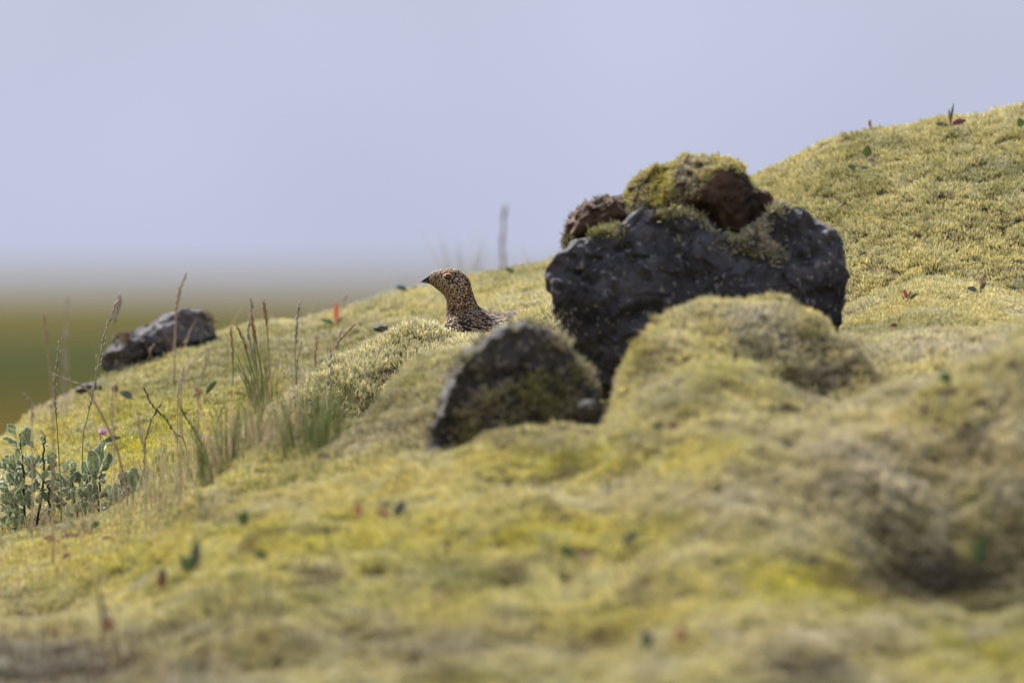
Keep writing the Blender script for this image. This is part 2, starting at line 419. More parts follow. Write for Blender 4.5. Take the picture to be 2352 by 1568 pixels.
def height(x, y):
    x = np.asarray(x, float); y = np.asarray(y, float)
    yy = np.clip(y, 12.5, 40.0)
    u = np.clip(1176 + x / (K * np.clip(y, 12.5, 19.0)), -2500, 5000)
    z = -0.42 - 0.045 * np.clip(14.0 - y, 0, 14) - 0.3 * np.clip(y - 14.0, 0, 8)
    for nm in _R:
        z = smax(z, ridge_z(nm, u, yy), 0.010)
    # scrape where the bird sits
    bx = (u - 1290) / 1.0
    by = np.abs(y - 16.5)
    pit = -0.123 + 0.9 * np.clip(by - 0.075, 0, 1) + 0.0012 * np.clip(np.abs(bx) - 300, 0, 5000)
    z = np.minimum(z, np.where(by < 0.28, pit, 10))
    near = sstep(0.0, 1.0, 1 - np.clip((np.abs(y - 15.8) - 2.5) / 3, 0, 1)) 
    z = z + near * (0.0125 * fbm(x / 0.10, y / 0.13, 0, 3, 3, 0.4) * (1 - 0.65 * sstep(15.6, 16.2, y)) + 0.0042 * fbm(x / 0.045, y / 0.055, 0, 2, 19) * sstep(16.0, 15.6, y) + 0.0028 * fbm(x / 0.024, y / 0.035, 0, 3, 11))
    z = z - DROP
    far = sstep(40, 140, np.hypot(x, np.maximum(y, 0)) )
    side = sstep(3, 25, np.abs(x)) * (y > 0)
    z = np.maximum(z, -60)
    zp = -4.0 + 4.3 * sstep(900, 4200, y) + 0.35 * vnoise(x / 300.0, y / 900.0, 0, 5)
    z = z * (1 - side) + (-1.5) * side
    return np.maximum(z * (1 - far) + zp * far, zp)

def axis(lo, hi, step, far_lo, far_hi, growth=1.35):
    a = list(np.arange(lo, hi + step / 2, step))
    s, p = step, hi
    while p < far_hi:
        s *= growth; p += s; a.append(min(p, far_hi))
    s, p = step, lo; b = []
    while p > far_lo:
        s *= growth; p -= s; b.append(max(p, far_lo))
    return np.array(b[::-1] + a)
gx = axis(-0.72, 0.72, 0.005, -6000, 6000)
gy = axis(13.75, 17.9, 0.0065, -60, 9000, 1.18)
GX, GY = np.meshgrid(gx, gy)
GZ = height(GX, GY)
nx, ny = len(gx), len(gy)
verts = np.stack([GX.ravel(), GY.ravel(), GZ.ravel()], 1)
ii = np.arange((ny - 1) * (nx - 1)); r0 = ii // (nx - 1); c0 = ii % (nx - 1)
a = r0 * nx + c0
faces = np.stack([a, a + 1, a + nx + 1, a + nx], 1)
me = bpy.data.meshes.new('ground')
me.vertices.add(len(verts)); me.vertices.foreach_set('co', verts.astype(np.float32).ravel())
me.loops.add(faces.size); me.loops.foreach_set('vertex_index', faces.astype(np.int32).ravel())
me.polygons.add(len(faces)); me.polygons.foreach_set('loop_start', np.arange(0, faces.size, 4, dtype=np.int32))
me.materials.append(M_SOIL); me.materials.append(M_FAR)
fy = verts[faces].mean(1)
me.polygons.foreach_set('material_index', ((np.hypot(fy[:, 0], fy[:, 1]) > 45) | (np.abs(fy[:, 0]) > 20)).astype(np.int32))
me.polygons.foreach_set('use_smooth', np.ones(len(faces), bool))
me.update(); me.validate()
ground = bpy.data.objects.new('ground', me); C.objects.link(ground)
tag(ground, kind='structure')

def ground_z(x, y): return float(height(np.array([x]), np.array([y]))[0])
_ys = np.arange(13.8, 18.2, 0.004)
def hit(u, v, start=13.8):
    """where the line of sight through (u, v) meets the slope"""
    x = (u - 1176) * K * _ys
    z = height(x, _ys); l = (VH - v) * K * _ys
    ok = np.nonzero((z + 0.003 >= l) & (_ys >= start))[0]
    y = _ys[ok[0]] if len(ok) else 17.4
    return np.array(((u - 1176) * K * y, y, ground_z((u - 1176) * K * y, y)))

# ------------------------------------------------------------------ moss clumps, scattered over points
clumps = bpy.data.collections.new('moss_clumps')
def make_clump(k, n, rad, seed):
    r = random.Random(seed)
    mb = MB(); tipv = []; varv = []
    for i in range(n):
        rr = rad * math.sqrt(r.random()); th = r.random() * 6.283
        base = np.array((rr * math.cos(th), rr * math.sin(th), -0.0015))
        L_ = r.uniform(0.0038, 0.0088)
        lean = np.array((math.cos(th), math.sin(th), 0)) * (rr / rad) * 0.45 + np.array((r.uniform(-.4, .4), r.uniform(-.4, .4), 0))
        d = np.array((0, 0, 1.0)) + lean * 0.6
        bend = np.array((r.uniform(-.5, .5), r.uniform(-.5, .5), r.uniform(-.3, .1)))
        w = r.uniform(0.00045, 0.00085)
        fr = [0, 0.4, 0.75, 1.0]; wr = [0.55, 1.0, 0.8, 0.08]
        b0 = len(mb.v); V = []
        ph = r.random() * 6.28
        for f, q in zip(fr, wr):
            p = base + L_ * (d * f + bend * f * f * 0.5)
            for j in range(3):
                V.append(p + w * q * np.array((math.cos(ph + j * 2.094), math.sin(ph + j * 2.094), 0)))
        F = [(a_ * 3 + j, a_ * 3 + (j + 1) % 3, a_ * 3 + 3 + (j + 1) % 3, a_ * 3 + 3 + j) for a_ in range(3) for j in range(3)]
        mb.add(V, F)
        vv = r.uniform(0.64, 1.2)
        for f in fr:
            tipv += [f] * 3; varv += [vv] * 3
    me = bpy.data.meshes.new('moss_clump'); me.from_pydata(mb.v, [], mb.f)
    for nm, dat in (('tip', tipv), ('var', varv)):
        at = me.attributes.new(nm, 'FLOAT', 'POINT'); at.data.foreach_set('value', np.array(dat, np.float32))
    me.materials.append(M_MOSS); me.update()
    o = bpy.data.objects.new('moss_clump', me)
    clumps.objects.link(o)
for k in range(7): make_clump(k, 14, 0.0064, 100 + k)

def scatter_group():
    g = bpy.data.node_groups.new('scatter_moss', 'GeometryNodeTree')
    g.interface.new_socket('Geometry', in_out='INPUT', socket_type='NodeSocketGeometry')
    g.interface.new_socket('Geometry', in_out='OUTPUT', socket_type='NodeSocketGeometry')
    N, L = g.nodes, g.links
    gi, go = N.new('NodeGroupInput'), N.new('NodeGroupOutput')
    ip = N.new('GeometryNodeInstanceOnPoints')
    ci = N.new('GeometryNodeCollectionInfo'); ci.inputs['Collection'].default_value = clumps
    ci.inputs['Separate Children'].default_value = True; ci.inputs['Reset Children'].default_value = True
    def named(nm, tp):
        n = N.new('GeometryNodeInputNamedAttribute'); n.data_type = tp; n.inputs['Name'].default_value = nm
        return n.outputs['Attribute']
    ip.inputs['Pick Instance'].default_value = True
    L.new(gi.outputs[0], ip.inputs['Points']); L.new(ci.outputs[0], ip.inputs['Instance'])
    L.new(named('idx', 'INT'), ip.inputs['Instance Index'])
    L.new(named('rot', 'FLOAT_VECTOR'), ip.inputs['Rotation'])
    L.new(named('scl', 'FLOAT_VECTOR'), ip.inputs['Scale'])
    L.new(ip.outputs[0], go.inputs[0])
    return g
SCATTER = scatter_group()

def euler_from(nrm):
    n = len(nrm)
    z = nrm / np.linalg.norm(nrm, axis=1)[:, None]
    th = rng.random(n) * 6.283
    ref = np.stack([np.cos(th), np.sin(th), 0.01 * np.ones(n)], 1)
    x = np.cross(ref, z); x /= np.linalg.norm(x, axis=1)[:, None] + 1e-9
    y = np.cross(z, x)
    ry = -np.arcsin(np.clip(x[:, 2], -1, 1)); rx = np.arctan2(y[:, 2], z[:, 2]); rz = np.arctan2(x[:, 1], x[:, 0])
    return np.stack([rx, ry, rz], 1)

def moss_object(name, pts, nrm, scl, col, tipw, parent=None):
    n = len(pts)
    me = bpy.data.meshes.new(name); me.vertices.add(n)
    me.vertices.foreach_set('co', np.asarray(pts, np.float32).ravel())
    def put(nm, tp, key, dat):
        at = me.attributes.new(nm, tp, 'POINT'); at.data.foreach_set(key, dat)
    put('rot', 'FLOAT_VECTOR', 'vector', euler_from(nrm).astype(np.float32).ravel())
    s3 = np.repeat(scl[:, None], 3, 1) if scl.ndim == 1 else scl
    put('scl', 'FLOAT_VECTOR', 'vector', s3.astype(np.float32).ravel())
    put('mcol', 'FLOAT_COLOR', 'color', np.concatenate([col, np.ones((n, 1))], 1).astype(np.float32).ravel())
    put('tipw', 'FLOAT', 'value', tipw.astype(np.float32))
    put('idx', 'INT', 'value', rng.integers(0, 7, n).astype(np.int32))
    me.materials.append(M_MOSS); me.update()
    o = bpy.data.objects.new(name, me); C.objects.link(o)
    md = o.modifiers.new('scatter', 'NODES'); md.node_group = SCATTER
    if parent: o.parent = parent
    o['kind'] = 'stuff'
    return o

# moss palette (bright yellow-green cushions, straw-coloured and grey-brown dried ones; BRN and DRK also paint shade)
PALE = np.array((0.71, 0.63, 0.28)); YEL = np.array((0.70, 0.645, 0.09)); OLI = np.array((0.32, 0.305, 0.075))
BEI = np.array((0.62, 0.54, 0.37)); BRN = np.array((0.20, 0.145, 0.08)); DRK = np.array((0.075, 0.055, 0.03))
YEL_B = [(330, 1010, 330, 100, 1), (620, 900, 200, 90, .6), (700, 1230, 520, 130, .75), (250, 1290, 330, 90, .7), (1350, 1060, 330, 55, .8), (1720, 1050, 180, 55, .7),
         (1950, 1345, 300, 65, 1.3), (2230, 1500, 220, 60, .9), (1250, 1230, 300, 60, .9), (1440, 770, 60, 70, 1.2), (1000, 1400, 500, 60, .5), (1480, 1450, 250, 60, .7), (1700, 870, 150, 60, .4), (600, 960, 80, 60, .8), (900, 850, 200, 60, .2)]
BEI_B = [(2050, 1080, 380, 160, .9), (1750, 740, 200, 50, .7), (1000, 870, 160, 90, .6), (700, 1010, 250, 40, .6), (2200, 800, 250, 50, .7), (1600, 1150, 350, 60, .5), (120, 930, 120, 50, .8), (600, 1160, 250, 30, .5), (1900, 1470, 350, 50, .7), (780, 860, 220, 110, .5), (2300, 1050, 200, 200, .7)]
OLI_B = [(720, 810, 190, 70, .8), (900, 720, 130, 35, .45), (500, 880, 150, 50, .4), (2230, 400, 120, 25, .5), (2050, 330, 60, 18, .6), (2280, 520, 80, 25, .5), (1900, 760, 300, 20, .3), (300, 1340, 250, 40, .4), (1500, 1200, 300, 30, .4), (1050, 1330, 250, 30, .5), (1350, 830, 80, 40, .5)]
BRN_SHADE_B = [(1840, 800, 110, 50, .7), (1890, 870, 110, 45, 1.5), (850, 940, 130, 35, .8), (690, 985, 90, 22, .7), (2140, 1335, 180, 60, 2.0), (2090, 1245, 230, 70, .75), (1955, 828, 28, 40, 1.3), (60, 1545, 280, 80, 1.7), (430, 1560, 160, 50, 1.1), (1880, 1552, 130, 40, 1.4), (900, 1480, 500, 70, .6), (480, 1195, 90, 16, .7), (110, 1205, 110, 20, .9), (1660, 890, 160, 30, .3), (1480, 1010, 60, 15, .6), (1650, 1000, 80, 15, .5), (1150, 1010, 200, 30, .5), (935, 985, 85, 24, 1.0), (880, 1000, 60, 14, .8), (2330, 1210, 90, 90, .7), (1500, 840, 60, 60, .6)]  # brown moss and litter, plus shade painted into hollow, mound flank and grooves
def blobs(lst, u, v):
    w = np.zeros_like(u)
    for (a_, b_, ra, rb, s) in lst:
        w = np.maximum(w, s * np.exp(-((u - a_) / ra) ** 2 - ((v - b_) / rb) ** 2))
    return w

def moss_colour(p):
    x, y, z = p[:, 0], p[:, 1], p[:, 2]
    u = 1176 + x / (K * y); v = VH - z / (K * y)
    n1 = fbm(x / 0.10, y / 0.2, z / 0.10, 3, 21); n2 = fbm(x / 0.030, y / 0.06, z / 0.03, 3, 31); n3 = fbm(x / 0.012, y / 0.02, z / 0.012, 2, 41)
    m = lambda a_, b_, t: a_ * (1 - t[:, None]) + b_ * t[:, None]
    c = np.tile(PALE, (len(x), 1))
    c = m(c, np.tile(YEL, (len(x), 1)), np.clip(blobs(YEL_B, u, v) * 0.9 + 0.35 * n2 + 0.05, 0, 1))
    c = m(c, np.tile(OLI, (len(x), 1)), np.clip(0.40 * n3 + 0.50 * n1 + blobs(OLI_B, u, v), 0, 0.8))
    c = m(c, np.tile(BEI, (len(x), 1)), np.clip(blobs(BEI_B, u, v) + 0.4 * n2 - 0.02 - 0.15 * n1, 0, 1))
    c = m(c, np.tile(BRN, (len(x), 1)), np.clip(blobs(BRN_SHADE_B, u, v) * (0.75 + 0.5 * n3) + 0.45 * np.clip(n2 - 0.15, 0, 1) * (0.4 + n3), 0, 0.9))
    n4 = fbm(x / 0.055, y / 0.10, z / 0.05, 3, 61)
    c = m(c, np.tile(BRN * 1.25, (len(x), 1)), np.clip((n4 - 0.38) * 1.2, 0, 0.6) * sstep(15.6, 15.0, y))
    c = m(c, np.tile(DRK, (len(x), 1)), np.clip(blobs(BRN_SHADE_B, u, v) - 0.95, 0, 0.8))
    return c, u, v, n2, n3

def sample_ground(x0, x1, y0, y1, spacing):
    ctr = verts[faces]
    e1 = ctr[:, 1] - ctr[:, 0]; e2 = ctr[:, 3] - ctr[:, 0]
    nr = np.cross(e1, e2); ar = np.linalg.norm(nr, axis=1)
    cc = ctr.mean(1)
    ok = (cc[:, 1] > y0) & (cc[:, 1] < y1) & (np.abs(cc[:, 0]) < 0.0375 * cc[:, 1] + 0.02)
    idx = np.nonzero(ok)[0]; w = ar[idx]
    n = int(w.sum() / spacing ** 2)
    pick = rng.choice(idx, n, p=w / w.sum())
    s, t = rng.random(n), rng.random(n)
    q = ctr[pick]
    p = (q[:, 0] * ((1 - s) * (1 - t))[:, None] + q[:, 1] * (s * (1 - t))[:, None] + q[:, 2] * (s * t)[:, None] + q[:, 3] * ((1 - s) * t)[:, None])
    return p, nr[pick] / ar[pick][:, None]

def carpet():
    P, Nn, S = [], [], []
    for y0, y1, sp, sc_ in ((13.8, 14.9, 0.0066, 1.05), (14.9, 15.7, 0.0058, 0.95), (15.7, 16.75, 0.0046, 0.80), (16.75, 17.75, 0.0050, 0.86)):
        p, n = sample_ground(0, 0, y0, y1, sp)
        P.append(p); Nn.append(n); S.append(np.full(len(p), sc_) * rng.uniform(0.75, 1.2, len(p)))
    P, Nn, S = np.vstack(P), np.vstack(Nn), np.concatenate(S)
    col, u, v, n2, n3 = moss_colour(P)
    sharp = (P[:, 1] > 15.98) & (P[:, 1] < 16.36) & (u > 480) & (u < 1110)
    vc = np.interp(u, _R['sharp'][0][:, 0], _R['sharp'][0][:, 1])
    low = np.clip((v - vc - 25) / 130, 0, 1)[:, None] * np.clip(0.55 + 0.5 * n2, 0, 1)[:, None]      # older olive-brown shoots and painted-in shade, low on the hummock face
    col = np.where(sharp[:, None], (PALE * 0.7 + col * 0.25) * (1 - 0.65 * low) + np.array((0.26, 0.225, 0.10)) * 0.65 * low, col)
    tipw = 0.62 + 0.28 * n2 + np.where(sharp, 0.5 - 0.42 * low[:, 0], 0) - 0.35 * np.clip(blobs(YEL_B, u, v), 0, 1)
    tipw = np.clip(tipw, 0.05, 0.95)
    # thin spots where the cushions have opened
    hole = fbm(P[:, 0] / 0.014, P[:, 1] / 0.02, P[:, 2] / 0.014, 2, 77)
    keep = rng.random(len(P)) > np.where(sharp & (v > 780), sstep(0.30, 0.62, hole + 0.0010 * (v - 800)) * 0.98, sstep(0.45, 0.85, hole) * 0.85)
    col = col * rng.uniform(0.85, 1.12, (len(P), 1))
    nn = Nn * 0.65 + np.array((0, 0, 0.45)) + rng.normal(0, 0.16, P.shape)
    S = S * (1 + 0.25 * n3) * np.where(sharp, 1.12, 1.0)
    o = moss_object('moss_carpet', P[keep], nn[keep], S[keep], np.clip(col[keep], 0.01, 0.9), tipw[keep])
    tag(o, 'yellow-green woolly moss covering the whole slope in soft cushions', 'moss')
    return o
carpet()

# ------------------------------------------------------------------ rocks
M_BASALT = rock_mat('basalt', (0.016, 0.015, 0.0155), (0.092, 0.087, 0.088), (0.18, 0.165, 0.14), 0.005)
M_LICH = rock_mat('lichened_rock', (0.02, 0.018, 0.02), (0.12, 0.11, 0.108), (0.20, 0.18, 0.155), 0.03)
M_GREY = rock_mat('grey_rock', (0.014, 0.0125, 0.0115), (0.085, 0.074, 0.064), (0.17, 0.15, 0.115), 0.04)
M_PEAT = rock_mat('peat', (0.014, 0.010, 0.007), (0.11, 0.058, 0.032), (0.10, 0.06, 0.035), -0.05)

def lump(name, outline, d, tf, tb, mat, parent=None, nphi=150, na=70, amp=0.006, sq=0.72, seed=0, ctr=None, org=None, fine=0.0016, cuts=0):
    """closed stone: outline swept round a centre, with its own depth in front of and behind it"""
    o_ = np.array(outline, float)
    c = np.array(ctr if ctr else o_.mean(0), float)
    rel = o_ - c
    ang = np.unwrap(np.arctan2(rel[:, 1], rel[:, 0])); 
    if ang[-1] < ang[0]: o_ = o_[::-1]; rel = o_ - c; ang = np.unwrap(np.arctan2(rel[:, 1], rel[:, 0]))
    ring = np.vstack([rel, rel[:1]]); 
    seglen = np.concatenate([[0], np.cumsum(np.linalg.norm(np.diff(ring, axis=0), axis=1))])
    q = np.linspace(0, seglen[-1], nphi, endpoint=False)
    ru, rv = np.interp(q, seglen, ring[:, 0]), np.interp(q, seglen, ring[:, 1])
    for _ in range(2):
        ru = (np.roll(ru, 1) + 2 * ru + np.roll(ru, -1)) / 4; rv = (np.roll(rv, 1) + 2 * rv + np.roll(rv, -1)) / 4
    al = np.linspace(-math.pi / 2 + 0.02, math.pi / 2 - 0.02, na)
    V = []
    for a_ in al:
        rad = math.cos(a_) ** sq; dep = math.copysign(abs(math.sin(a_)) ** 0.8, math.sin(a_))
        y = d - dep * (tf if dep > 0 else tb)
        V.append(np.stack([(c[0] + ru * rad - 1176) * K * d, np.full(nphi, y), (VH - c[1] - rv * rad) * K * d], 1))
    V = np.vstack(V)
    g = random.Random(seed + 500); mid = V.mean(0); ext = np.abs(V - mid).max(0)
    for _ in range(cuts):                      # broken faces: cut back to random planes
        nn = np.array((g.gauss(0, .42), -1.0, g.gauss(0, .42))) / ext; nn /= np.linalg.norm(nn)
        dd = (V - mid) @ nn; lim = dd.max() * g.uniform(0.74, 0.92)
        V = V - np.maximum(dd - lim, 0)[:, None] * nn * 0.92
    x, y, z = V[:, 0], V[:, 1], V[:, 2]
    s = 0.045
    V = V + np.stack([fbm(x / s, y / s, z / s, 4, seed + 1), 1.6 * fbm(x / s, y / s, z / s, 4, seed + 2), fbm(x / s, y / s, z / s, 4, seed + 3)], 1) * amp
    s = 0.011
    V = V + np.stack([0.6 * fbm(x / s, y / s, z / s, 3, seed + 4), 1.3 * fbm(x / s, y / s, z / s, 3, seed + 5), fbm(x / s, y / s, z / s, 3, seed + 6)], 1) * fine
    F = [(k * nphi + j, k * nphi + (j + 1) % nphi, (k + 1) * nphi + (j + 1) % nphi, (k + 1) * nphi + j) for k in range(na - 1) for j in range(nphi)]
    F.append(tuple(range(nphi))[::-1]); F.append(tuple((na - 1) * nphi + j for j in range(nphi)))
    if org is not None: V = V - np.asarray(org)
    ob = mesh_obj(name, V, F, mat, parent)
    return ob, V + (0 if org is None else np.asarray(org)), F

def moss_on(V, F, keepf, spacing, scl, colf, parent, org, name='moss_cap', tip=0.3):
    q = np.array([f for f in F if len(f) == 4]); c4 = V[q]
    e = np.cross(c4[:, 2] - c4[:, 0], c4[:, 3] - c4[:, 1]); ar = np.linalg.norm(e, axis=1) / 2
    ctr = c4.mean(1); mid = V.mean(0)
    sg = np.sign(np.sum(e * (ctr - mid), 1)); nr = e / (np.linalg.norm(e, axis=1)[:, None] + 1e-12) * sg[:, None]
    n = int(ar.sum() / spacing ** 2)
    pk = rng.choice(len(q), n, p=ar / ar.sum())
    s, t = rng.random(n)[:, None], rng.random(n)[:, None]
    k4 = c4[pk]; p = k4[:, 0] * (1 - s) * (1 - t) + k4[:, 1] * s * (1 - t) + k4[:, 2] * s * t + k4[:, 3] * (1 - s) * t
    nn = nr[pk]
    u = 1176 + p[:, 0] / (K * p[:, 1]); v = VH - p[:, 2] / (K * p[:, 1])
    nz = fbm(p[:, 0] / 0.02, p[:, 1] / 0.02, p[:, 2] / 0.02, 3, 55)
    kp = keepf(u, v, nn, nz)
    p, nn, u, v, nz = p[kp], nn[kp], u[kp], v[kp], nz[kp]
    col = colf(u, v, nz)
    col = col * rng.uniform(0.8, 1.15, (len(p), 1))
    N2 = nn * 0.8 + np.array((0, 0, 0.3)) + rng.normal(0, 0.18, p.shape)
    S = scl * rng.uniform(0.7, 1.25, len(p))
    return moss_object(name, p - np.asarray(org), N2, S, np.clip(col, 0.01, 0.9), np.clip(tip + 0.2 * nz, 0, 1), parent)

mixc = lambda a_, b_, t: a_ * (1 - np.clip(t, 0, 1)[:, None]) + b_ * np.clip(t, 0, 1)[:, None]

# the big boulder
org = W(1640, 940, 15.9)
boulder = tag(empty('lava_boulder', org), 'large dark lava boulder with a mossy cap, right of the bird', 'boulder')
body_out = [(1258, 617), (1280, 598), (1302, 578), (1330, 548), (1390, 522), (1450, 488), (1520, 480), (1590, 500), (1650, 535), (1700, 545), (1745, 515), (1785, 472), (1840, 482), (1890, 511), (1920, 552), (1938, 610), (1938, 660), (1926, 720), (1915, 800), (1880, 880), (1750, 950), (1560, 970), (1430, 950), (1395, 908), (1342, 850), (1306, 772), (1287, 720), (1277, 662)]
ob, V, F = lump('rock_body', body_out, 15.87, 0.055, 0.13, M_BASALT, boulder, 260, 110, 0.0055, 0.5, 1, (1600, 690), org, 0.0042, 16)
def k_body(u, v, n, z):
    ledge = np.exp(-((u - 1700) / 62) ** 2 - ((v - 560) / 24) ** 2) + np.exp(-((u - 1775) / 36) ** 2 - ((v - 585) / 22) ** 2) + np.exp(-((u - 1745) / 28) ** 2 - ((v - 530) / 22) ** 2)
    rim = np.exp(-((u - 1400) / 50) ** 2 - ((v - 535) / 12) ** 2) + np.exp(-((u - 1560) / 60) ** 2 - ((v - 497) / 10) ** 2) + np.exp(-((u - 1790) / 25) ** 2 - ((v - 480) / 14) ** 2)
    left = 0.7 * np.exp(-((u - 1296) / 12) ** 2 - ((v - 725) / 45) ** 2)
    spots = (z > 0.95) & (n[:, 1] < 0)
    return (ledge + rim + left + 0.25 * z > 0.5) & (n[:, 1] < 0.5) | (spots & (rng.random(len(u)) < 0.15))
moss_on(V, F, k_body, 0.006, 1.0, lambda u, v, z: mixc(np.tile(BEI * 0.8, (len(u), 1)), np.tile(OLI, (len(u), 1)), 0.4 + z), boulder, org, 'moss_ledge', 0.35)
cap_out = [(1430, 500), (1440, 466), (1454, 440), (1494, 398), (1540, 384), (1600, 378), (1650, 368), (1690, 373), (1714, 402), (1731, 432), (1765, 445), (1790, 480), (1775, 545), (1700, 570), (1600, 560), (1500, 520)]
ob, V, F = lump('peat_cap', cap_out, 15.93, 0.055, 0.09, M_PEAT, boulder, 170, 80, 0.007, 0.6, 5, (1610, 470), org, 0.0042)
def k_cap(u, v, n, z):
    bare = np.exp(-(((u - 1688) / 92) ** 2 + ((v - 486) / 84) ** 2) ** 1.5) * 1.6 + 0.6 * np.exp(-((u - 1665) / 35) ** 2 - ((v - 410) / 26) ** 2)
    return (bare + 0.2 * z < 0.62) | (n[:, 1] > 0.2)
def c_cap(u, v, z):
    c = mixc(np.tile(YEL * np.array((.95, .93, 1.6)), (len(u), 1)), np.tile(BEI, (len(u), 1)), 0.35 + 0.6 * z + 0.9 * np.exp(-((u - 1600) / 45) ** 2 - ((v - 385) / 35) ** 2))
    return mixc(c, np.tile(BRN, (len(u), 1)), 0.5 * (u > 1735) + 0.3 * z)
moss_on(V, F, k_cap, 0.0038, 0.56, c_cap, boulder, org, 'moss_cap', 0.42)
lobe_out = [(1296, 600), (1300, 542), (1312, 507), (1345, 478), (1400, 458), (1440, 462), (1460, 500), (1400, 570), (1330, 620)]
ob, V, F = lump('peat_lobe', lobe_out, 15.93, 0.04, 0.06, M_PEAT, boulder, 110, 54, 0.005, 0.7, 9, (1375, 530), org, 0.0042)
moss_on(V, F, lambda u, v, n, z: (n[:, 2] + 0.3 * z > 1.05) | (n[:, 1] > 0.3) | (((u < 1306) | (v > 552)) & (z > 0.0)), 0.006, 0.6, lambda u, v, z: mixc(np.tile(BRN, (len(u), 1)), np.tile(OLI * 0.8, (len(u), 1)), 0.4 + z), boulder, org, 'moss_fringe', 0.15)

# arched rock in front of it
org2 = W(1190, 1030, 15.35)
arch = tag(empty('mossy_rock', org2), 'smaller blurred dark rock with a mossy face, below the bird', 'rock')
arch_out = [(985, 1060), (988, 1005), (1005, 932), (1025, 872), (1060, 815), (1130, 772), (1200, 756), (1260, 765), (1302, 794), (1342, 852), (1370, 905), (1380, 975), (1310, 1040), (1150, 1075), (1050, 1080)]
ob, V, F = lump('rock_body', arch_out, 15.36, 0.07, 0.1, M_GREY, arch, 170, 70, 0.0045, 0.5, 21, (1190, 930), org2, 0.0034, 10)
def k_arch(u, v, n, z):
    low = sstep(0, 40, v - (868 + 0.0017 * (u - 1240) ** 2 - 15)) * (u > 1030 + (1040 - v) * 0.30 ) * (u < 1335)
    top = np.exp(-((u - 1270) / 60) ** 2 - ((v - 790) / 14) ** 2) + np.exp(-((u - 1335) / 22) ** 2 - ((v - 840) / 40) ** 2) + 0.6 * np.exp(-((u - 1160) / 45) ** 2 - ((v - 835) / 22) ** 2)
    return (low + 0.9 * top + 0.40 * z > 0.5) | (n[:, 1] > 0.35)
moss_on(V, F, k_arch, 0.0065, 1.25, lambda u, v, z: mixc(mixc(np.tile(BEI * 0.9, (len(u), 1)), np.tile(OLI, (len(u), 1)), 0.3 + z + 0.6 * np.exp(-((u - 1250) / 60) ** 2 - ((v - 900) / 40) ** 2)), np.tile(BRN, (len(u), 1)), 0.1 - 0.6 * z), arch, org2, 'moss_face', 0.2)

# rock on the left skyline
org3 = W(370, 800, 17.3)
lrock = tag(empty('lichened_rock', org3), 'grey lichened rock lying on the left skyline', 'rock')
l_out = [(226, 815), (232, 838), (262, 846), (330, 812), (400, 790), (470, 785), (508, 770), (498, 742), (465, 716), (432, 704), (392, 714), (345, 746), (290, 772), (262, 795)]
ob, V, F = lump('rock_body', l_out, 17.27, 0.05, 0.06, M_LICH, lrock, 160, 60, 0.0048, 0.5, 33, (372, 770), org3, 0.0026, 12)
moss_on(V, F, lambda u, v, n, z: (np.exp(-((u - 280) / 20) ** 2 - ((v - 778) / 10) ** 2) + 0.5 * np.exp(-((u - 480) / 25) ** 2 - ((v - 728) / 12) ** 2) > 0.4), 0.006, 0.9, lambda u, v, z: np.tile(BRN * 1.2, (len(u), 1)), lrock, org3, 'moss_patch', 0.2)

def stone(label, u, v, d, ru, rv, mat, seed, cat='stone', tf=0.012):
    o_ = [(u + ru * math.cos(t) * (1 + 0.12 * math.sin(3 * t + seed)), v + rv * math.sin(t)) for t in np.linspace(0, 2 * math.pi, 14, endpoint=False)]
    og = W(u, v + rv, d)
    ob, V, F = lump('stone', o_, d, tf, tf, mat, None, 40, 20, 0.0015, 0.75, seed, None, og, 0.0008)
    ob.location = og
    tag(ob, label, cat)
    return ob
stone('small grey stone in the gap between the two dark rocks', 1352, 938, 15.28, 26, 22, M_GREY, 41)
stone('flat grey stone poking from moss left of the bird', 874, 752, 16.75, 17, 9, M_GREY, 42)
stone('low grey stone on the slope edge below the skyline rock', 205, 893, 17.12, 34, 13, M_GREY, 43, tf=0.02)
stone('dark blurred rock at the bottom edge of the picture', 1880, 1580, 14.0, 75, 40, M_PEAT, 44, tf=0.03)

# ------------------------------------------------------------------ the bird
ZP = 0.784 / 4.704
def B2(X, Y): return (1150 * 0.784 + X * ZP, 700 * 0.784 + Y * ZP)
BD = 16.5
def bw(X, Y):
    u, v = B2(X, Y); return W(u, v, BD)
MM = K * BD * ZP                                  # metres for one unit of the bird sketch
RG = [  # back point, throat/breast point, half width
 ((476, 532), (482, 602), 30), ((500, 506), (510, 614), 52), ((545, 470), (555, 640), 84), ((600, 442), (610, 682), 114), ((680, 421), (665, 727), 142),
 ((775, 411), (705, 767), 162), ((870, 423), (728, 801), 172), ((950, 462), (742, 832), 174), ((1020, 522), (748, 862), 170), ((1063, 600), (749, 896), 162),
 ((1086, 690), (749, 932), 156), ((1108, 760), (748, 972), 158), ((1134, 835), (747, 1016), 168), ((1165, 903), (744, 1066), 192), ((1215, 952), (733, 1116), 232),
 ((1290, 988), (710, 1180), 292), ((1400, 1014), (690, 1260), 372), ((1520, 1021), (690, 1400), 470), ((1700, 1010), (780, 1650), 600), ((1950, 985), (1000, 1880), 730),
 ((2300, 970), (1350, 2020), 800), ((2700, 1000), (1850, 2080), 780), ((3100, 1080), (2450, 2060), 670), ((3500, 1230), (3000, 1950), 480), ((3850, 1400), (3500, 1820), 300), ((4100, 1540), (3950, 1740), 130)]
org_b = bw(1900, 2080)
bird = tag(empty('bird', org_b), 'brown speckled ground bird with head raised, peering over a moss hummock', 'bird')
ra = np.array([[r[0][0], r[0][1], r[1][0], r[1][1], r[2]] for r in RG], float)
NR, NT = 150, 56
rd = catmull(ra, NR)
TT = np.linspace(0, 2 * math.pi, NT, endpoint=False)
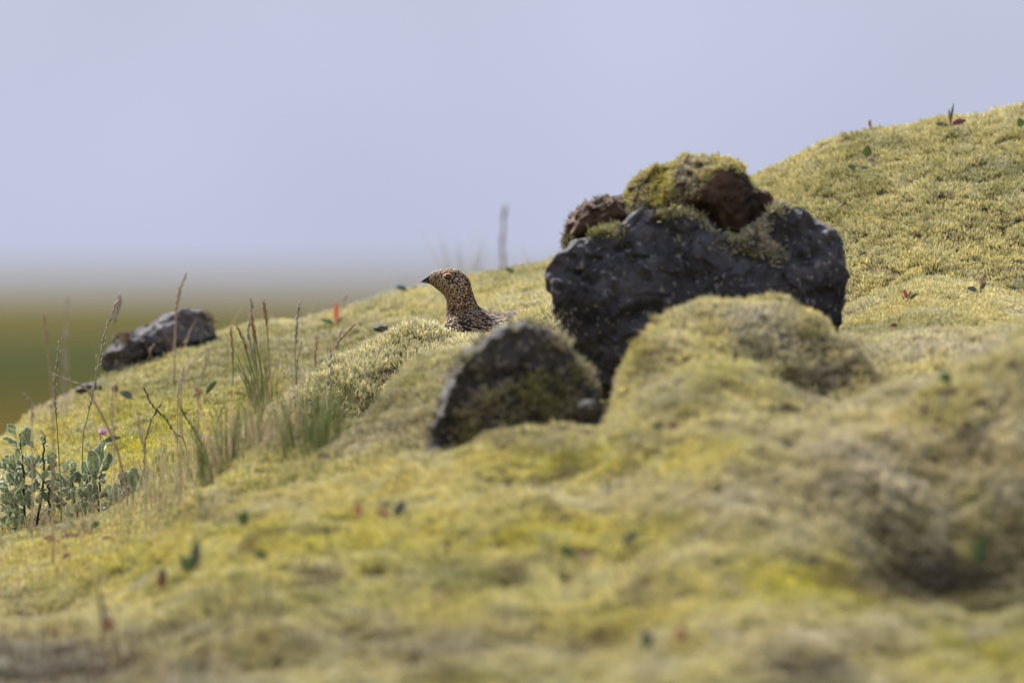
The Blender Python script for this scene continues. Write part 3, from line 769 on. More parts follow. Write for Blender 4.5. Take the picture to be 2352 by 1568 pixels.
def bird_surface(rd_):
    top = np.array([bw(a_, b_) for a_, b_ in rd_[:, 0:2]]); bot = np.array([bw(a_, b_) for a_, b_ in rd_[:, 2:4]])
    cen = (top + bot) / 2; h = (top - bot) / 2; hw = rd_[:, 4] * MM
    P = np.zeros((len(rd_), NT, 3))
    for j, t in enumerate(TT):
        cs, sn = math.cos(t), math.sin(t)
        sx = math.copysign(abs(sn) ** 0.92, sn)
        P[:, j] = cen + h * cs
        P[:, j, 1] += -sx * hw * (1 - 0.06 * cs)
    return P
BS = bird_surface(rd)
V = BS.reshape(-1, 3)
F = [(k * NT + j, (k + 1) * NT + j, (k + 1) * NT + (j + 1) % NT, k * NT + (j + 1) % NT) for k in range(NR - 1) for j in range(NT)]
F.append(tuple(range(NT))); F.append(tuple((NR - 1) * NT + j for j in range(NT))[::-1])
M_BODY = plain_mat('under_down', (0.04, 0.027, 0.018), 0.9, 0.1)
mesh_obj('body', V - org_b, F, M_BODY, bird)

# feathers: rows of small overlapping vanes lying along the body
M_FEATHER = attr_mat('plumage', 'fcol', 0.75, 0.1)
DKF = np.array((0.016, 0.011, 0.009)); BUF = np.array((0.63, 0.41, 0.185)); PLF = np.array((0.60, 0.48, 0.34)); RUF = np.array((0.33, 0.15, 0.055)); GRF = np.array((0.42, 0.37, 0.31))
dS = np.gradient(BS, axis=0); dT = np.gradient(np.concatenate([BS[:, -1:], BS, BS[:, :1]], 1), axis=1)[:, 1:-1]
NRM = np.cross(dS, dT); NRM /= np.linalg.norm(NRM, axis=2)[:, :, None] + 1e-12
cenr = BS.mean(1, keepdims=True)
NRM *= np.sign(np.sum(NRM * (BS - cenr), 2))[:, :, None]
fv, ff, fc = [], [], []
eye_c = bw(765, 527)
def sample(A, s, t):
    i = int(min(max(s, 0), NR - 1.001)); f = s - i; j = t / (2 * math.pi) * NT; j0 = int(j) % NT; g = j - int(j); j1 = (j0 + 1) % NT
    return (A[i, j0] * (1 - g) + A[i, j1] * g) * (1 - f) + (A[i + 1, j0] * (1 - g) + A[i + 1, j1] * g) * f
seg = np.linalg.norm(np.diff(BS.mean(1), axis=0), axis=1)
arc = np.concatenate([[0], np.cumsum(seg)])
outer = np.concatenate([[0], np.cumsum(np.linalg.norm(np.diff(BS[:, 0], axis=0), axis=1))])
fr = random.Random(3)
ridx = lambda s: s / (NR - 1) * (len(RG) - 1)
s = 5.0; row = 0
while s < NR - 3:
    rk = ridx(s)
    sp = np.interp(rk, [0, 2, 8, 11, 14, 16, 18, 20, 25], [0.0009, 0.0009, 0.0012, 0.0015, 0.0020, 0.0025, 0.0032, 0.005, 0.007])
    ring = np.array([sample(BS, s, t) for t in TT])
    circ = np.linalg.norm(np.roll(ring, -1, 0) - ring, axis=1).sum()
    n = max(6, int(circ / sp))
    for k in range(n):
        t = ((k + 0.5 * (row % 2) + fr.uniform(-.3, .3)) / n * 2 * math.pi) % (2 * math.pi)
        s_ = min(max(s + fr.uniform(-.35, .35) * sp / max(1e-4, outer[min(int(s) + 1, NR - 1)] - outer[int(s)]), 0.5), NR - 2.5)
        p = sample(BS, s_, t); nr = sample(NRM, s_, t); ds = sample(dS, s_, t)
        if np.hypot((p[0] - eye_c[0]) / 0.0046, (p[2] - eye_c[2]) / 0.0034) < 1: continue
        ds = ds / (np.linalg.norm(ds) + 1e-9)
        if rk > 14 and abs(math.sin(t)) > 0.1:                 # wing and mantle feathers sweep up and back
            ds = ds * 0.6 + np.array((0.75, 0, 0.12)); 
        ds = ds - nr * np.dot(ds, nr); ds /= np.linalg.norm(ds) + 1e-9
        sd = np.cross(nr, ds)
        ds = ds + sd * fr.uniform(-.22, .22); ds /= np.linalg.norm(ds); sd = np.cross(nr, ds)
        ln = sp * fr.uniform(1.9, 2.5) * (1.3 if rk >= 13 else 1); wd = sp * fr.uniform(1.15, 1.5) * (0.85 if rk >= 13 else 1)
        back = math.cos(t)                                      # 1 on crown/nape/back, -1 on throat/breast
        # colours
        if rk < 9.5:
            pale = fr.random() < (0.57 - 0.12 * back + (0.12 if rk < 5 else 0))
            mid = DKF * fr.uniform(0.6, 1.5)
            e_ = BUF * fr.uniform(0.7, 1.25) if fr.random() < 0.6 else PLF * fr.uniform(.6, 1.0)
            if back > 0.75: e_ = e_ * 0.8
            if back < -0.3: e_ = e_ * np.array((0.85, 0.82, 0.8))
            base, bar, tipc = (mid, e_, e_) if pale else (mid, mid * 1.3, e_ * 0.3 if fr.random() < .4 else mid)
        elif rk < 13:
            pale = fr.random() < 0.55
            e_ = (BUF if back < 0.4 or fr.random() < 0.5 else GRF * 0.8) * fr.uniform(0.6, 1.0)
            mid = DKF * fr.uniform(0.8, 1.6)
            base, bar, tipc = mid, (e_ * 0.8 if pale else mid), (e_ if pale else RUF * fr.uniform(.3, .8))
        else:
            pale = fr.random() < 0.72
            e_ = BUF * fr.uniform(0.75, 1.15) if fr.random() < 0.75 else PLF * fr.uniform(.6, .9)
            mid = DKF * fr.uniform(0.7, 1.5)
            base, bar, tipc = mid, mid, (e_ if pale else mid * 1.5)
        b0 = len(fv)
        rows = [(0.0, 0.55, -0.0001), (0.45, 1.0, 0.05), (0.68, 0.95, 0.09), (0.86, 0.75, 0.125), (1.0, 0.25, 0.15)]
        for ri, (f_, w_, h_) in enumerate(rows):
            for cj in (-1, 0, 1):
                q = p + ds * ln * f_ + sd * cj * wd * w_ / 2 + nr * (h_ * ln + (0.06 * wd if cj == 0 else -0.05 * wd) + 0.0002)
                fv.append(q)
                if rk >= 13:
                    c = base
                    if pale and ((cj == 1 and ri in (1, 2, 3, 4)) or (cj == 0 and ri == 4)): c = tipc
                    elif pale and cj == 0 and ri == 3: c = tipc * 0.35 + base * 0.5
                else:
                    c = base if ri <= 1 else (bar if ri == 2 else (tipc if ri == 3 else tipc))
                    if cj == 0 and ri in (2, 3) and fr.random() < 0.5: c = base
                fc.append(np.append(np.clip(c, 0.004, 0.9), 1.0))
        for ri in range(4):
            for cj in (0, 1):
                ff.append((b0 + ri * 3 + cj, b0 + ri * 3 + cj + 1, b0 + ri * 3 + 3 + cj + 1, b0 + ri * 3 + 3 + cj))
    step = sp / max(2e-5, np.interp(s, np.arange(NR - 1) + .5, 0.5 * (np.diff(outer) + seg)))
    s += max(0.12, step); row += 1
pl = mesh_obj('plumage', np.array(fv) - org_b, ff, M_FEATHER, bird, True, {'fcol': ('FLOAT_COLOR', np.array(fc))})
pl['kind'] = 'stuff'

# bill
M_BILL = plain_mat('bill_horn', (0.022, 0.022, 0.026), 0.7, 0.2)
def bill(name, rows, nseg=14):
    mb = MB(); R_ = catmull(np.array(rows, float), 16); V = []
    for (xt, yt, xb, yb, w) in R_:
        t_, b_ = bw(xt, yt), bw(xb, yb); c_ = (t_ + b_) / 2; h_ = (t_ - b_) / 2
        for j in range(nseg):
            th = 2 * math.pi * j / nseg
            q = c_ + h_ * math.cos(th); q[1] += -math.sin(th) * w * MM; V.append(q)
    n = len(R_)
    F = [(k * nseg + j, (k + 1) * nseg + j, (k + 1) * nseg + (j + 1) % nseg, k * nseg + (j + 1) % nseg) for k in range(n - 1) for j in range(nseg)]
    F.append(tuple(range(nseg))); F.append(tuple((n - 1) * nseg + j for j in range(nseg))[::-1])
    mb.add(np.array(V) - org_b, F)
    return mb.build(name, M_BILL, bird)
bill('upper_bill', [(389, 596, 388, 604, 2), (405, 574, 408, 594, 11), (432, 549, 436, 588, 22), (465, 522, 470, 585, 33), (500, 512, 505, 588, 42), (560, 545, 565, 592, 50)])
bill('lower_bill', [(408, 596, 410, 600, 6), (436, 590, 440, 604, 16), (470, 588, 474, 609, 26), (505, 590, 510, 615, 36), (570, 595, 575, 625, 44)])

# eyes
M_EYE = plain_mat('eye', (0.006, 0.0045, 0.004), 0.05, 0.6)
M_RING = attr_mat('eye_ring', 'ecol', 0.7)
M_GLINT = M_EYE
def surf_y(X, Y, side):
    p = bw(X, Y); d2 = (BS[:, :, 0] - p[0]) ** 2 + (BS[:, :, 2] - p[2]) ** 2
    d2 = np.where(side * (BS[:, :, 1] - BD) > 0, d2, 9); k = np.unravel_index(np.argmin(d2), d2.shape)
    return BS[k][1]
for side in (-1, 1):
    yy = surf_y(765, 527, side)
    c_ = np.array((eye_c[0], yy - side * 0.0008, eye_c[2])) - org_b
    mb = MB(); V = []; F = []
    n1, n2_ = 14, 24
    for i in range(n1 + 1):
        th = math.pi * i / n1
        for j in range(n2_):
            ph = 2 * math.pi * j / n2_
            V.append(c_ + np.array((0.0037 * math.sin(th) * math.cos(ph), side * 0.0022 * math.cos(th), 0.0028 * math.sin(th) * math.sin(ph))))
    F = [(i * n2_ + j, i * n2_ + (j + 1) % n2_, (i + 1) * n2_ + (j + 1) % n2_, (i + 1) * n2_ + j) for i in range(n1) for j in range(n2_)]
    mb.add(V, F); eye = mb.build('eye', M_EYE, bird)
    # lids: rusty comb above, pale rim below
    V, Cc, F = [], [], []
    n = 40
    for j in range(n):
        ph = 2 * math.pi * j / n
        up = math.sin(ph)
        for (k_, off, lift) in ((0.92, 0, 0.0006), (1.06, 0, 0.0012), (1.14 + (0.07 * max(0, up)), 0, 0.0008), (1.26 + 0.12 * max(0, up), 0, -0.0005)):
            corner = 1 + 0.10 * abs(math.cos(ph)) ** 6
            V.append(c_ + np.array((0.0037 * k_ * corner * math.cos(ph), side * (lift + 0.0004), 0.0028 * k_ * math.sin(ph))))
            col = np.array((0.48, 0.22, 0.085)) if up > 0.1 else np.array((0.58, 0.42, 0.28))
            if k_ < 1: col = np.array((0.02, 0.014, 0.01))
            if k_ > 1.5: col = col * 0.45
            Cc.append(np.append(col, 1))
    F = [(4 * j + q, 4 * j + q + 1, 4 * ((j + 1) % n) + q + 1, 4 * ((j + 1) % n) + q) for j in range(n) for q in range(3)]
    mesh_obj('eyelid', np.array(V), F, M_RING, bird, True, {'ecol': ('FLOAT_COLOR', np.array(Cc))})

# tail feathers, folded, behind the boulder
M_TAIL = plain_mat('tail_feather', (0.05, 0.036, 0.026), 0.8, 0.2)
for k in range(7):
    q = (k - 3) / 3.0
    a0 = bw(3900, 1560 + 60 * abs(q)); a1 = bw(5300, 2050 + 60 * abs(q))
    a0[1] += q * 0.012; a1[1] += q * 0.030
    mb = MB(); pts = catmull(np.array([a0, (a0 + a1) / 2 + np.array((0, 0, 0.008)), a1]), 7)
    mb.ribbon(pts - org_b, [0.010, 0.014, 0.016, 0.017, 0.017, 0.015, 0.007], (0.0, 1.0, 0.0))
    mb.build('tail_feather', M_TAIL, bird)

# ------------------------------------------------------------------ grasses
M_STRAW = leafy('straw', (0.34, 0.25, 0.15), 0.3, 0.6, 0.25, 80)
M_GREEN = leafy('grass_green', (0.065, 0.105, 0.028), 0.22, 0.5, 0.35, 40, (0.16, 0.18, 0.055))
M_BLUEG = leafy('grass_pale', (0.19, 0.22, 0.10), 0.35, 0.5, 0.3, 40, (0.30, 0.28, 0.14))
M_PURP = leafy('spikelet_purple', (0.20, 0.14, 0.125), 0.3, 0.5, 0.35, 300, (0.50, 0.41, 0.35))
M_PALEST = leafy('stem_pale', (0.42, 0.34, 0.27), 0.35, 0.6, 0.25, 80)
M_RUST = leafy('spikelet_rust', (0.26, 0.13, 0.06), 0.25, 0.5, 0.3, 300)
M_DKSP = leafy('spikelet_dark', (0.055, 0.03, 0.024), 0.2, 0.5, 0.3, 300, (0.16, 0.09, 0.06))
M_TWIG = plain_mat('twig_bark', (0.022, 0.014, 0.011), 0.7, 0.3)

def stalk(label, pts, d, head=0.3, hw=0.0021, hm=None, sm=None, r=0.0005, dlean=0.0, n_sp=26, group=None, cat='grass stalk', loose=0.0, seed=0):
    """one flowering grass: stem from the moss up to its spike; pts run from the base to the tip"""
    g = random.Random(len(label) * 7 + seed)
    P = [W(u, v, d + dlean * i / max(1, len(pts) - 1)) for i, (u, v) in enumerate(pts)]
    gz = ground_z(P[0][0], P[0][1])
    if P[0][2] > gz - 0.004: P.insert(0, np.array((P[0][0] + (P[0][0] - P[1][0]) * 0.1, P[0][1], gz - 0.006)))
    og = P[0].copy()
    Q = catmull(np.array(P), 40) - og
    t = tag(empty('grass_stalk', og), label, cat, group)
    ln = np.concatenate([[0], np.cumsum(np.linalg.norm(np.diff(Q, axis=0), axis=1))]); ln /= ln[-1]
    mb = MB(); mb.tube(Q, np.interp(ln, [0, 0.7, 1], [r * 1.25, r, r * 0.5]), 5)
    mb.build('stem', sm or M_STRAW, t)
    if head > 0:
        hb = MB()
        for k in range(n_sp):
            f = 1 - head + head * (k + g.random() * 0.7) / n_sp
            p = np.array([np.interp(f, ln, Q[:, c_]) for c_ in range(3)])
            p2 = np.array([np.interp(min(1, f + 0.03), ln, Q[:, c_]) for c_ in range(3)])
            ax = p2 - p if np.linalg.norm(p2 - p) > 1e-7 else Q[-1] - Q[-3]
            ax = ax / np.linalg.norm(ax)
            th = g.random() * 6.28
            env = math.sin(math.pi * min(1, max(0.08, (f - 1 + head) / head)) ** 0.75) * 0.8 + 0.2
            off = np.array((math.cos(th), math.sin(th) * 0.8, 0)) * hw * 0.45 * env
            dr = ax + np.array((math.cos(th), math.sin(th), 0)) * (0.22 + loose)
            hb.spindle(p + off * 0.6, dr, g.uniform(0.0032, 0.0052) * (0.6 + hw / 0.004), hw * 0.20)
        hb.build('seed_head', hm or M_PURP, t)
    return t

stalk('sharp grass stalk with long pale purple seed head crossing the skyline rock end', [(190, 1015), (200, 962), (216, 890), (228, 830), (240, 770), (256, 725), (268, 694)], 16.40, 0.48, 0.0034, M_PURP, M_BLUEG, 0.00055, n_sp=34)
stalk('sharp grass stalk with short dark purple seed head against the dark lowland', [(140, 1130), (136, 1060), (131, 980), (126, 910), (127, 870), (131, 830), (136, 795)], 16.35, 0.34, 0.0032, M_PURP, M_BLUEG, 0.0006, n_sp=30)
stalk('tall brown grass stalk standing up past the skyline rock', [(400, 872), (402, 790), (404, 720), (412, 670), (426, 632)], 17.05, 0.32, 0.0030, M_STRAW, M_STRAW, 0.0008)
stalk('dark seed head leaning left, crossing another above the yellow moss', [(428, 1034), (400, 992), (372, 952), (350, 930), (333, 894)], 16.3, 0.42, 0.0030, M_DKSP, M_GREEN, 0.0005)
stalk('dark seed head leaning right, crossing another above the yellow moss', [(332, 1034), (336, 1000), (346, 968), (358, 945), (372, 924)], 16.28, 0.5, 0.0030, M_DKSP, M_GREEN, 0.0005)
stalk('small dark seed head drooping left near the middle grass tuft', [(464, 1030), (450, 1000), (437, 975), (426, 958), (415, 936)], 16.2, 0.42, 0.0026, M_DKSP, M_STRAW, 0.0004)
stalk('long dark bent grass stem arching left over the willow', [(292, 1148), (285, 1100), (268, 1030), (240, 965), (218, 925), (198, 893), (165, 876), (128, 862)], 16.0, 0.30, 0.0030, M_STRAW, M_STRAW, 0.0010)
stalk('fine grass stalk with narrow purple seed head right of the skyline rock', [(408, 960), (410, 900), (417, 870), (424, 842)], 16.55, 0.42, 0.0020, M_PURP, M_STRAW, 0.0004)
stalk('blurred purple seed head nodding to the right above the left slope', [(415, 905), (422, 868), (445, 832), (482, 797)], 15.7, 0.5, 0.0028, M_PURP, M_STRAW, 0.0006)
stalk('blurred upright purple seed head beside the nodding one', [(455, 915), (462, 878), (472, 838), (481, 800)], 15.72, 0.55, 0.0028, M_PURP, M_STRAW, 0.0006, seed=3)
stalk('rust-tipped tall stalk, highest of the green tuft left of centre', [(592, 890), (585, 800), (580, 740), (577, 690)], 16.85, 0.36, 0.0030, M_RUST, M_GREEN, 0.0007)
stalk('rust seed head second from left over the central green tuft', [(622, 900), (618, 800), (612, 738), (606, 696)], 16.9, 0.26, 0.0030, M_RUST, M_BLUEG, 0.0006, seed=1)
stalk('violet seed head standing alone right of the central green tuft', [(678, 850), (679, 790), (682, 745), (688, 698)], 16.8, 0.42, 0.0030, M_PURP, M_BLUEG, 0.0005, seed=2)
stalk('lower violet seed head leaning right beside the frosted hummock', [(680, 905), (681, 860), (684, 820), (694, 786)], 16.5, 0.6, 0.0030, M_PURP, M_BLUEG, 0.0005, seed=4)
stalk('violet grey seed head in the heart of the central green tuft', [(592, 880), (575, 790), (570, 760), (578, 722)], 16.7, 0.42, 0.0030, M_PURP, M_BLUEG, 0.0006, seed=5)
stalk('rusty brown seed head inside the central green tuft', [(604, 890), (594, 820), (585, 770), (579, 730)], 16.8, 0.3, 0.0034, M_RUST, M_GREEN, 0.0007, seed=6)
stalk('short rust seed head at the left of the central tuft', [(535, 830), (533, 790), (531, 770), (530, 756)], 16.9, 0.5, 0.0026, M_RUST, M_GREEN, 0.0005, seed=7)
stalk('rust seed head leaning left at the central tuft edge', [(585, 880), (565, 800), (553, 768), (544, 752)], 16.75, 0.25, 0.0026, M_RUST, M_GREEN, 0.0005, seed=8)
stalk('brown seed head leaning right behind the frosted hummock', [(772, 800), (790, 772), (805, 755), (816, 744)], 16.75, 0.42, 0.0024, M_RUST, M_STRAW, 0.0006, seed=9)
stalk('pale purple soft seed head on the upper edge of the frosted hummock', [(760, 822), (770, 800), (779, 780), (786, 756)], 16.15, 0.7, 0.0036, M_PURP, M_STRAW, 0.0004, seed=10)
stalk('small brown upright seed head left of the frosted hummock', [(722, 860), (724, 820), (726, 796), (727, 778)], 16.75, 0.4, 0.0020, M_RUST, M_STRAW, 0.0004, seed=11)
stalk('far blurred seed head standing against the sky left of the boulder', [(1156, 640), (1155, 590), (1156, 545), (1159, 482)], 18.6, 0.42, 0.0056, M_PURP, M_STRAW, 0.0008, n_sp=40)
stalk('faint blurred pale stalk leaning left at the left edge', [(122, 960), (118, 880), (110, 800), (101, 724)], 15.6, 0.12, 0.0022, M_STRAW, M_STRAW, 0.0009, seed=12)
stalk('faint broad blurred seed head beside the leaning pale stalk', [(150, 940), (150, 860), (151, 780), (156, 690)], 15.1, 0.3, 0.0036, M_PURP, M_PALEST, 0.0005, seed=13)
stalk('blurred pink-grey seed head behind the sharp purple one', [(262, 900), (262, 800), (262, 740), (276, 682)], 17.3, 0.3, 0.0042, M_PURP, M_STRAW, 0.0006, seed=14)
stalk('thick pale blurred stalk rising from the middle of the yellow moss', [(335, 1075), (331, 1030), (322, 990), (316, 945)], 15.75, 0.35, 0.0028, M_PURP, M_PALEST, 0.0008, seed=15)
stalk('purple stalk behind the pink flower', [(262, 1010), (258, 970), (256, 930), (262, 890)], 15.9, 0.5, 0.0028, M_PURP, M_PALEST, 0.0005, seed=16)
stalk('bent grey stalk standing above the willow leaves at far left', [(74, 1080), (73, 1000), (74, 950), (70, 925), (58, 908)], 15.95, 0.2, 0.0022, M_PURP, M_PALEST, 0.0007, seed=17)

def tuft(label, u, v, d, n, hgt, spread, mat, lean=0.0, wid=0.0012, cat='grass tuft', name='grass_tuft', base=0.012, seed=0, dry=0.3):
    g = random.Random(seed * 31 + n)
    c = W(u, v, d); gz = ground_z(c[0], c[1]); og = np.array((c[0], c[1], gz))
    t = tag(empty(name, og), label, cat)
    A, B_ = MB(), MB()
    for i in range(n):
        th = g.random() * 6.28; rr = base * math.sqrt(g.random())
        p0 = np.array((rr * math.cos(th), rr * math.sin(th), 0)); 
        gzz = ground_z(og[0] + p0[0], og[1] + p0[1]) - gz
        p0[2] = gzz - 0.004
        h = hgt * g.uniform(0.25, 1.0) ** 0.8
        out = np.array((math.cos(th), math.sin(th), 0)) * spread * g.uniform(0.1, 1.0) * h + np.array((lean * h, 0, 0)) + np.array((g.gauss(0, .08), g.gauss(0, .08), 0)) * h
        p1 = p0 + np.array((0, 0, h * 0.5)) + out * 0.35
        p2 = p0 + np.array((0, 0, h * (1 - 0.3 * spread * g.random()))) + out
        Q = catmull([p0, p1, p2], 8)
        a_ = g.random() * 3.14
        w = wid * g.uniform(0.6, 1.2)
        (B_ if g.random() < dry else A).ribbon(Q, [w * .7, w, w, w * .95, w * .85, w * .65, w * .4, w * .08], (math.cos(a_), math.sin(a_), 0))
    for mbx, nm, m_ in ((A, 'blades', mat), (B_, 'dry_blades', M_STRAW)):
        if mbx.v:
            b = mbx.build(nm, m_, t); b['kind'] = 'stuff'
    return t
tuft('tall green grass tuft left of the frosted hummock', 605, 905, 16.8, 75, 0.10, 0.30, M_GREEN, -0.16, 0.0009, seed=1, base=0.012, dry=0.2)
tuft('blurred green and brown tuft below the central tuft', 525, 1125, 15.65, 150, 0.105, 0.36, M_GREEN, 0, 0.0012, seed=2, base=0.028, dry=0.15)
tuft('blurred green tuft under the frosted hummock', 722, 1110, 15.55, 140, 0.10, 0.36, M_GREEN, 0.02, 0.0012, seed=3, base=0.030, dry=0.12)
tuft('sparse brown and green grass between the two blurred tufts', 625, 1110, 15.6, 90, 0.07, 0.3, M_BLUEG, 0.02, 0.0011, seed=23, base=0.03, dry=0.5)
tuft('thin straw grass rising before the yellow moss right of the willow', 440, 1150, 15.85, 120, 0.085, 0.3, M_BLUEG, 0.02, 0.0009, seed=24, base=0.04, dry=0.5)
tuft('brown dry tuft between the two green tufts', 548, 965, 16.0, 60, 0.042, 0.2, M_STRAW, 0, 0.0012, seed=4, base=0.018, dry=0.6)
tuft('very blurred dark green tuft at the bottom left', 430, 1545, 14.15, 120, 0.085, 0.35, M_GREEN, 0, 0.002, seed=5, base=0.035, dry=0.45)
tuft('small blurred green tuft in front of the frosted hummock', 820, 975, 15.8, 30, 0.03, 0.3, M_GREEN, 0, 0.0012, seed=6, base=0.012)
tuft('straw-coloured grass among the willow stems', 180, 1200, 16.28, 170, 0.08, 0.35, M_BLUEG, 0.05, 0.0009, seed=7, base=0.03, dry=0.55)
tuft('fine grass standing at the right of the willow', 270, 1165, 16.22, 60, 0.075, 0.3, M_BLUEG, 0.0, 0.0008, seed=8, base=0.022, dry=0.5)
tuft('thin pale grass on the yellow moss behind the willow', 400, 1060, 16.15, 120, 0.07, 0.45, M_BLUEG, 0, 0.0008, seed=9, base=0.035, dry=0.45)
tuft('blurred far tuft on the skyline behind the bird head', 1064, 625, 17.95, 60, 0.115, 0.35, M_BLUEG, 0, 0.0011, seed=10, base=0.010, dry=0.3)
tuft('small blurred skyline tuft in front of the bird bill', 935, 668, 17.8, 36, 0.07, 0.3, M_BLUEG, 0, 0.0010, seed=11, base=0.014)
tuft('faint skyline tuft at the left foot of the boulder', 1250, 605, 17.9, 30, 0.08, 0.3, M_BLUEG, 0, 0.0012, seed=12, base=0.008)
tuft('sparse green blades standing left of the frosted hummock top', 762, 825, 16.75, 16, 0.07, 0.35, M_GREEN, 0.35, 0.0009, seed=13, base=0.006, dry=0.2)
tuft('thin pale blades left of the willow at the picture edge', 30, 1230, 16.2, 40, 0.05, 0.4, M_BLUEG, 0, 0.0009, seed=14, base=0.025, dry=0.5)

# dry strands standing in the moss of the lower left: nobody could count them
def strands(name, label, u0, u1, v0, v1, d0, d1, n, h, mat, wid, seed):
    g = random.Random(seed); mb = MB()
    for i in range(n):
        u = g.uniform(u0, u1); d = g.uniform(d0, d1)
        x = (u - 1176) * K * d; z = ground_z(x, d)
        p0 = np.array((x, d, z - 0.003)); hh = h * g.uniform(0.35, 1.1)
        p2 = p0 + np.array((g.gauss(0, .25), g.gauss(0, .2), 1)) * hh
        p1 = (p0 + p2) / 2 + np.array((g.gauss(0, .08), 0, 0.04)) * hh
        a_ = g.random() * 3.14; w = wid * g.uniform(.6, 1.3)
        mb.ribbon(catmull([p0, p1, p2], 6), [w * .8, w, w, w * .8, w * .6, w * .1], (math.cos(a_), math.sin(a_), 0))
        if g.random() < 0.22:
            for q in range(5): mb.spindle(p1 * (0.35 - q * .07) + p2 * (0.65 + q * .07), p2 - p1 + np.array((g.gauss(0, .2), g.gauss(0, .2), 0)) * hh, 0.004, 0.0006)
    o = mb.build(name, mat); tag(o, label, 'dry grass', None, 'stuff'); return o
strands('dry_grass', 'thin brown dead grass strands standing in the moss at lower left', -60, 500, 0, 0, 15.1, 16.0, 280, 0.048, M_STRAW, 0.0007, 5)
strands('green_strands', 'thin green grass strands scattered in the moss at lower left', -60, 520, 0, 0, 15.2, 16.3, 160, 0.05, M_BLUEG, 0.0007, 6)
strands('dry_grass', 'dead brown strands scattered on the blurred foreground slope', -60, 1500, 0, 0, 14.1, 14.9, 240, 0.025, M_DKSP, 0.0012, 7)
strands('dry_grass', 'thin strands scattered on the slope below the skyline', 150, 900, 0, 0, 16.5, 17.3, 130, 0.045, M_STRAW, 0.0006, 8)

strands('green_strands', 'fine green blades spread between the willow and the mossy rock', 280, 960, 0, 0, 15.45, 16.1, 240, 0.06, M_GREEN, 0.0007, 9)
strands('dry_grass', 'fine straw stems spread between the willow and the mossy rock', 260, 900, 0, 0, 15.45, 16.2, 170, 0.06, M_STRAW, 0.0006, 10)
strands('dead_stems', 'blurred dark dead stems standing in the bottom left corner', -120, 620, 0, 0, 14.05, 14.6, 170, 0.05, M_DKSP, 0.0016, 11)

# ------------------------------------------------------------------ woolly willow shrubs
def willow_material():
    m, N, L, out = new_mat('woolly_leaf')
    p = N.new('ShaderNodeBsdfPrincipled'); p.inputs['Roughness'].default_value = 0.7; p.inputs['Specular IOR Level'].default_value = 0.2
    p.inputs['Sheen Weight'].default_value = 0.35
    t = N.new('ShaderNodeBsdfTranslucent'); mx = N.new('ShaderNodeMixShader'); mx.inputs[0].default_value = 0.22
    at = N.new('ShaderNodeAttribute'); at.attribute_name = 'wool'
    tc = N.new('ShaderNodeTexCoord'); no = N.new('ShaderNodeTexNoise'); no.inputs['Scale'].default_value = 9; no.inputs['Detail'].default_value = 5
    L.new(tc.outputs['Object'], no.inputs['Vector'])
    oi = N.new('ShaderNodeObjectInfo')
    gr = N.new('ShaderNodeMix'); gr.data_type = 'RGBA'; gr.inputs['A'].default_value = (0.08, 0.115, 0.035, 1); gr.inputs['B'].default_value = (0.15, 0.19, 0.06, 1)
    L.new(oi.outputs['Random'], gr.inputs['Factor'])
    mu = N.new('ShaderNodeMath'); mu.operation = 'MULTIPLY_ADD'; mu.inputs[1].default_value = 1.5; mu.inputs[2].default_value = -0.74
    L.new(no.outputs['Fac'], mu.inputs[0])
    ad = N.new('ShaderNodeMath'); ad.operation = 'ADD'; ad.use_clamp = True
    L.new(mu.outputs[0], ad.inputs[0]); L.new(at.outputs['Fac'], ad.inputs[1])
    geo = N.new('ShaderNodeNewGeometry')
    bk = N.new('ShaderNodeMath'); bk.operation = 'MULTIPLY_ADD'; bk.inputs[1].default_value = 0.3; bk.use_clamp = True
    L.new(geo.outputs['Backfacing'], bk.inputs[0]); L.new(ad.outputs[0], bk.inputs[2])
    c = N.new('ShaderNodeMix'); c.data_type = 'RGBA'; c.inputs['B'].default_value = (0.58, 0.58, 0.49, 1)
    L.new(bk.outputs[0], c.inputs['Factor']); L.new(gr.outputs['Result'], c.inputs['A'])
    L.new(c.outputs['Result'], p.inputs['Base Color']); L.new(c.outputs['Result'], t.inputs['Color'])
    bp = N.new('ShaderNodeBump'); bp.inputs['Strength'].default_value = 0.7; bp.inputs['Distance'].default_value = 0.001
    L.new(no.outputs['Fac'], bp.inputs['Height']); L.new(bp.outputs[0], p.inputs['Normal'])
    L.new(p.outputs[0], mx.inputs[1]); L.new(t.outputs[0], mx.inputs[2]); L.new(mx.outputs[0], out.inputs['Surface'])
    return m
M_WILLOW = willow_material()
leaf_meshes = []
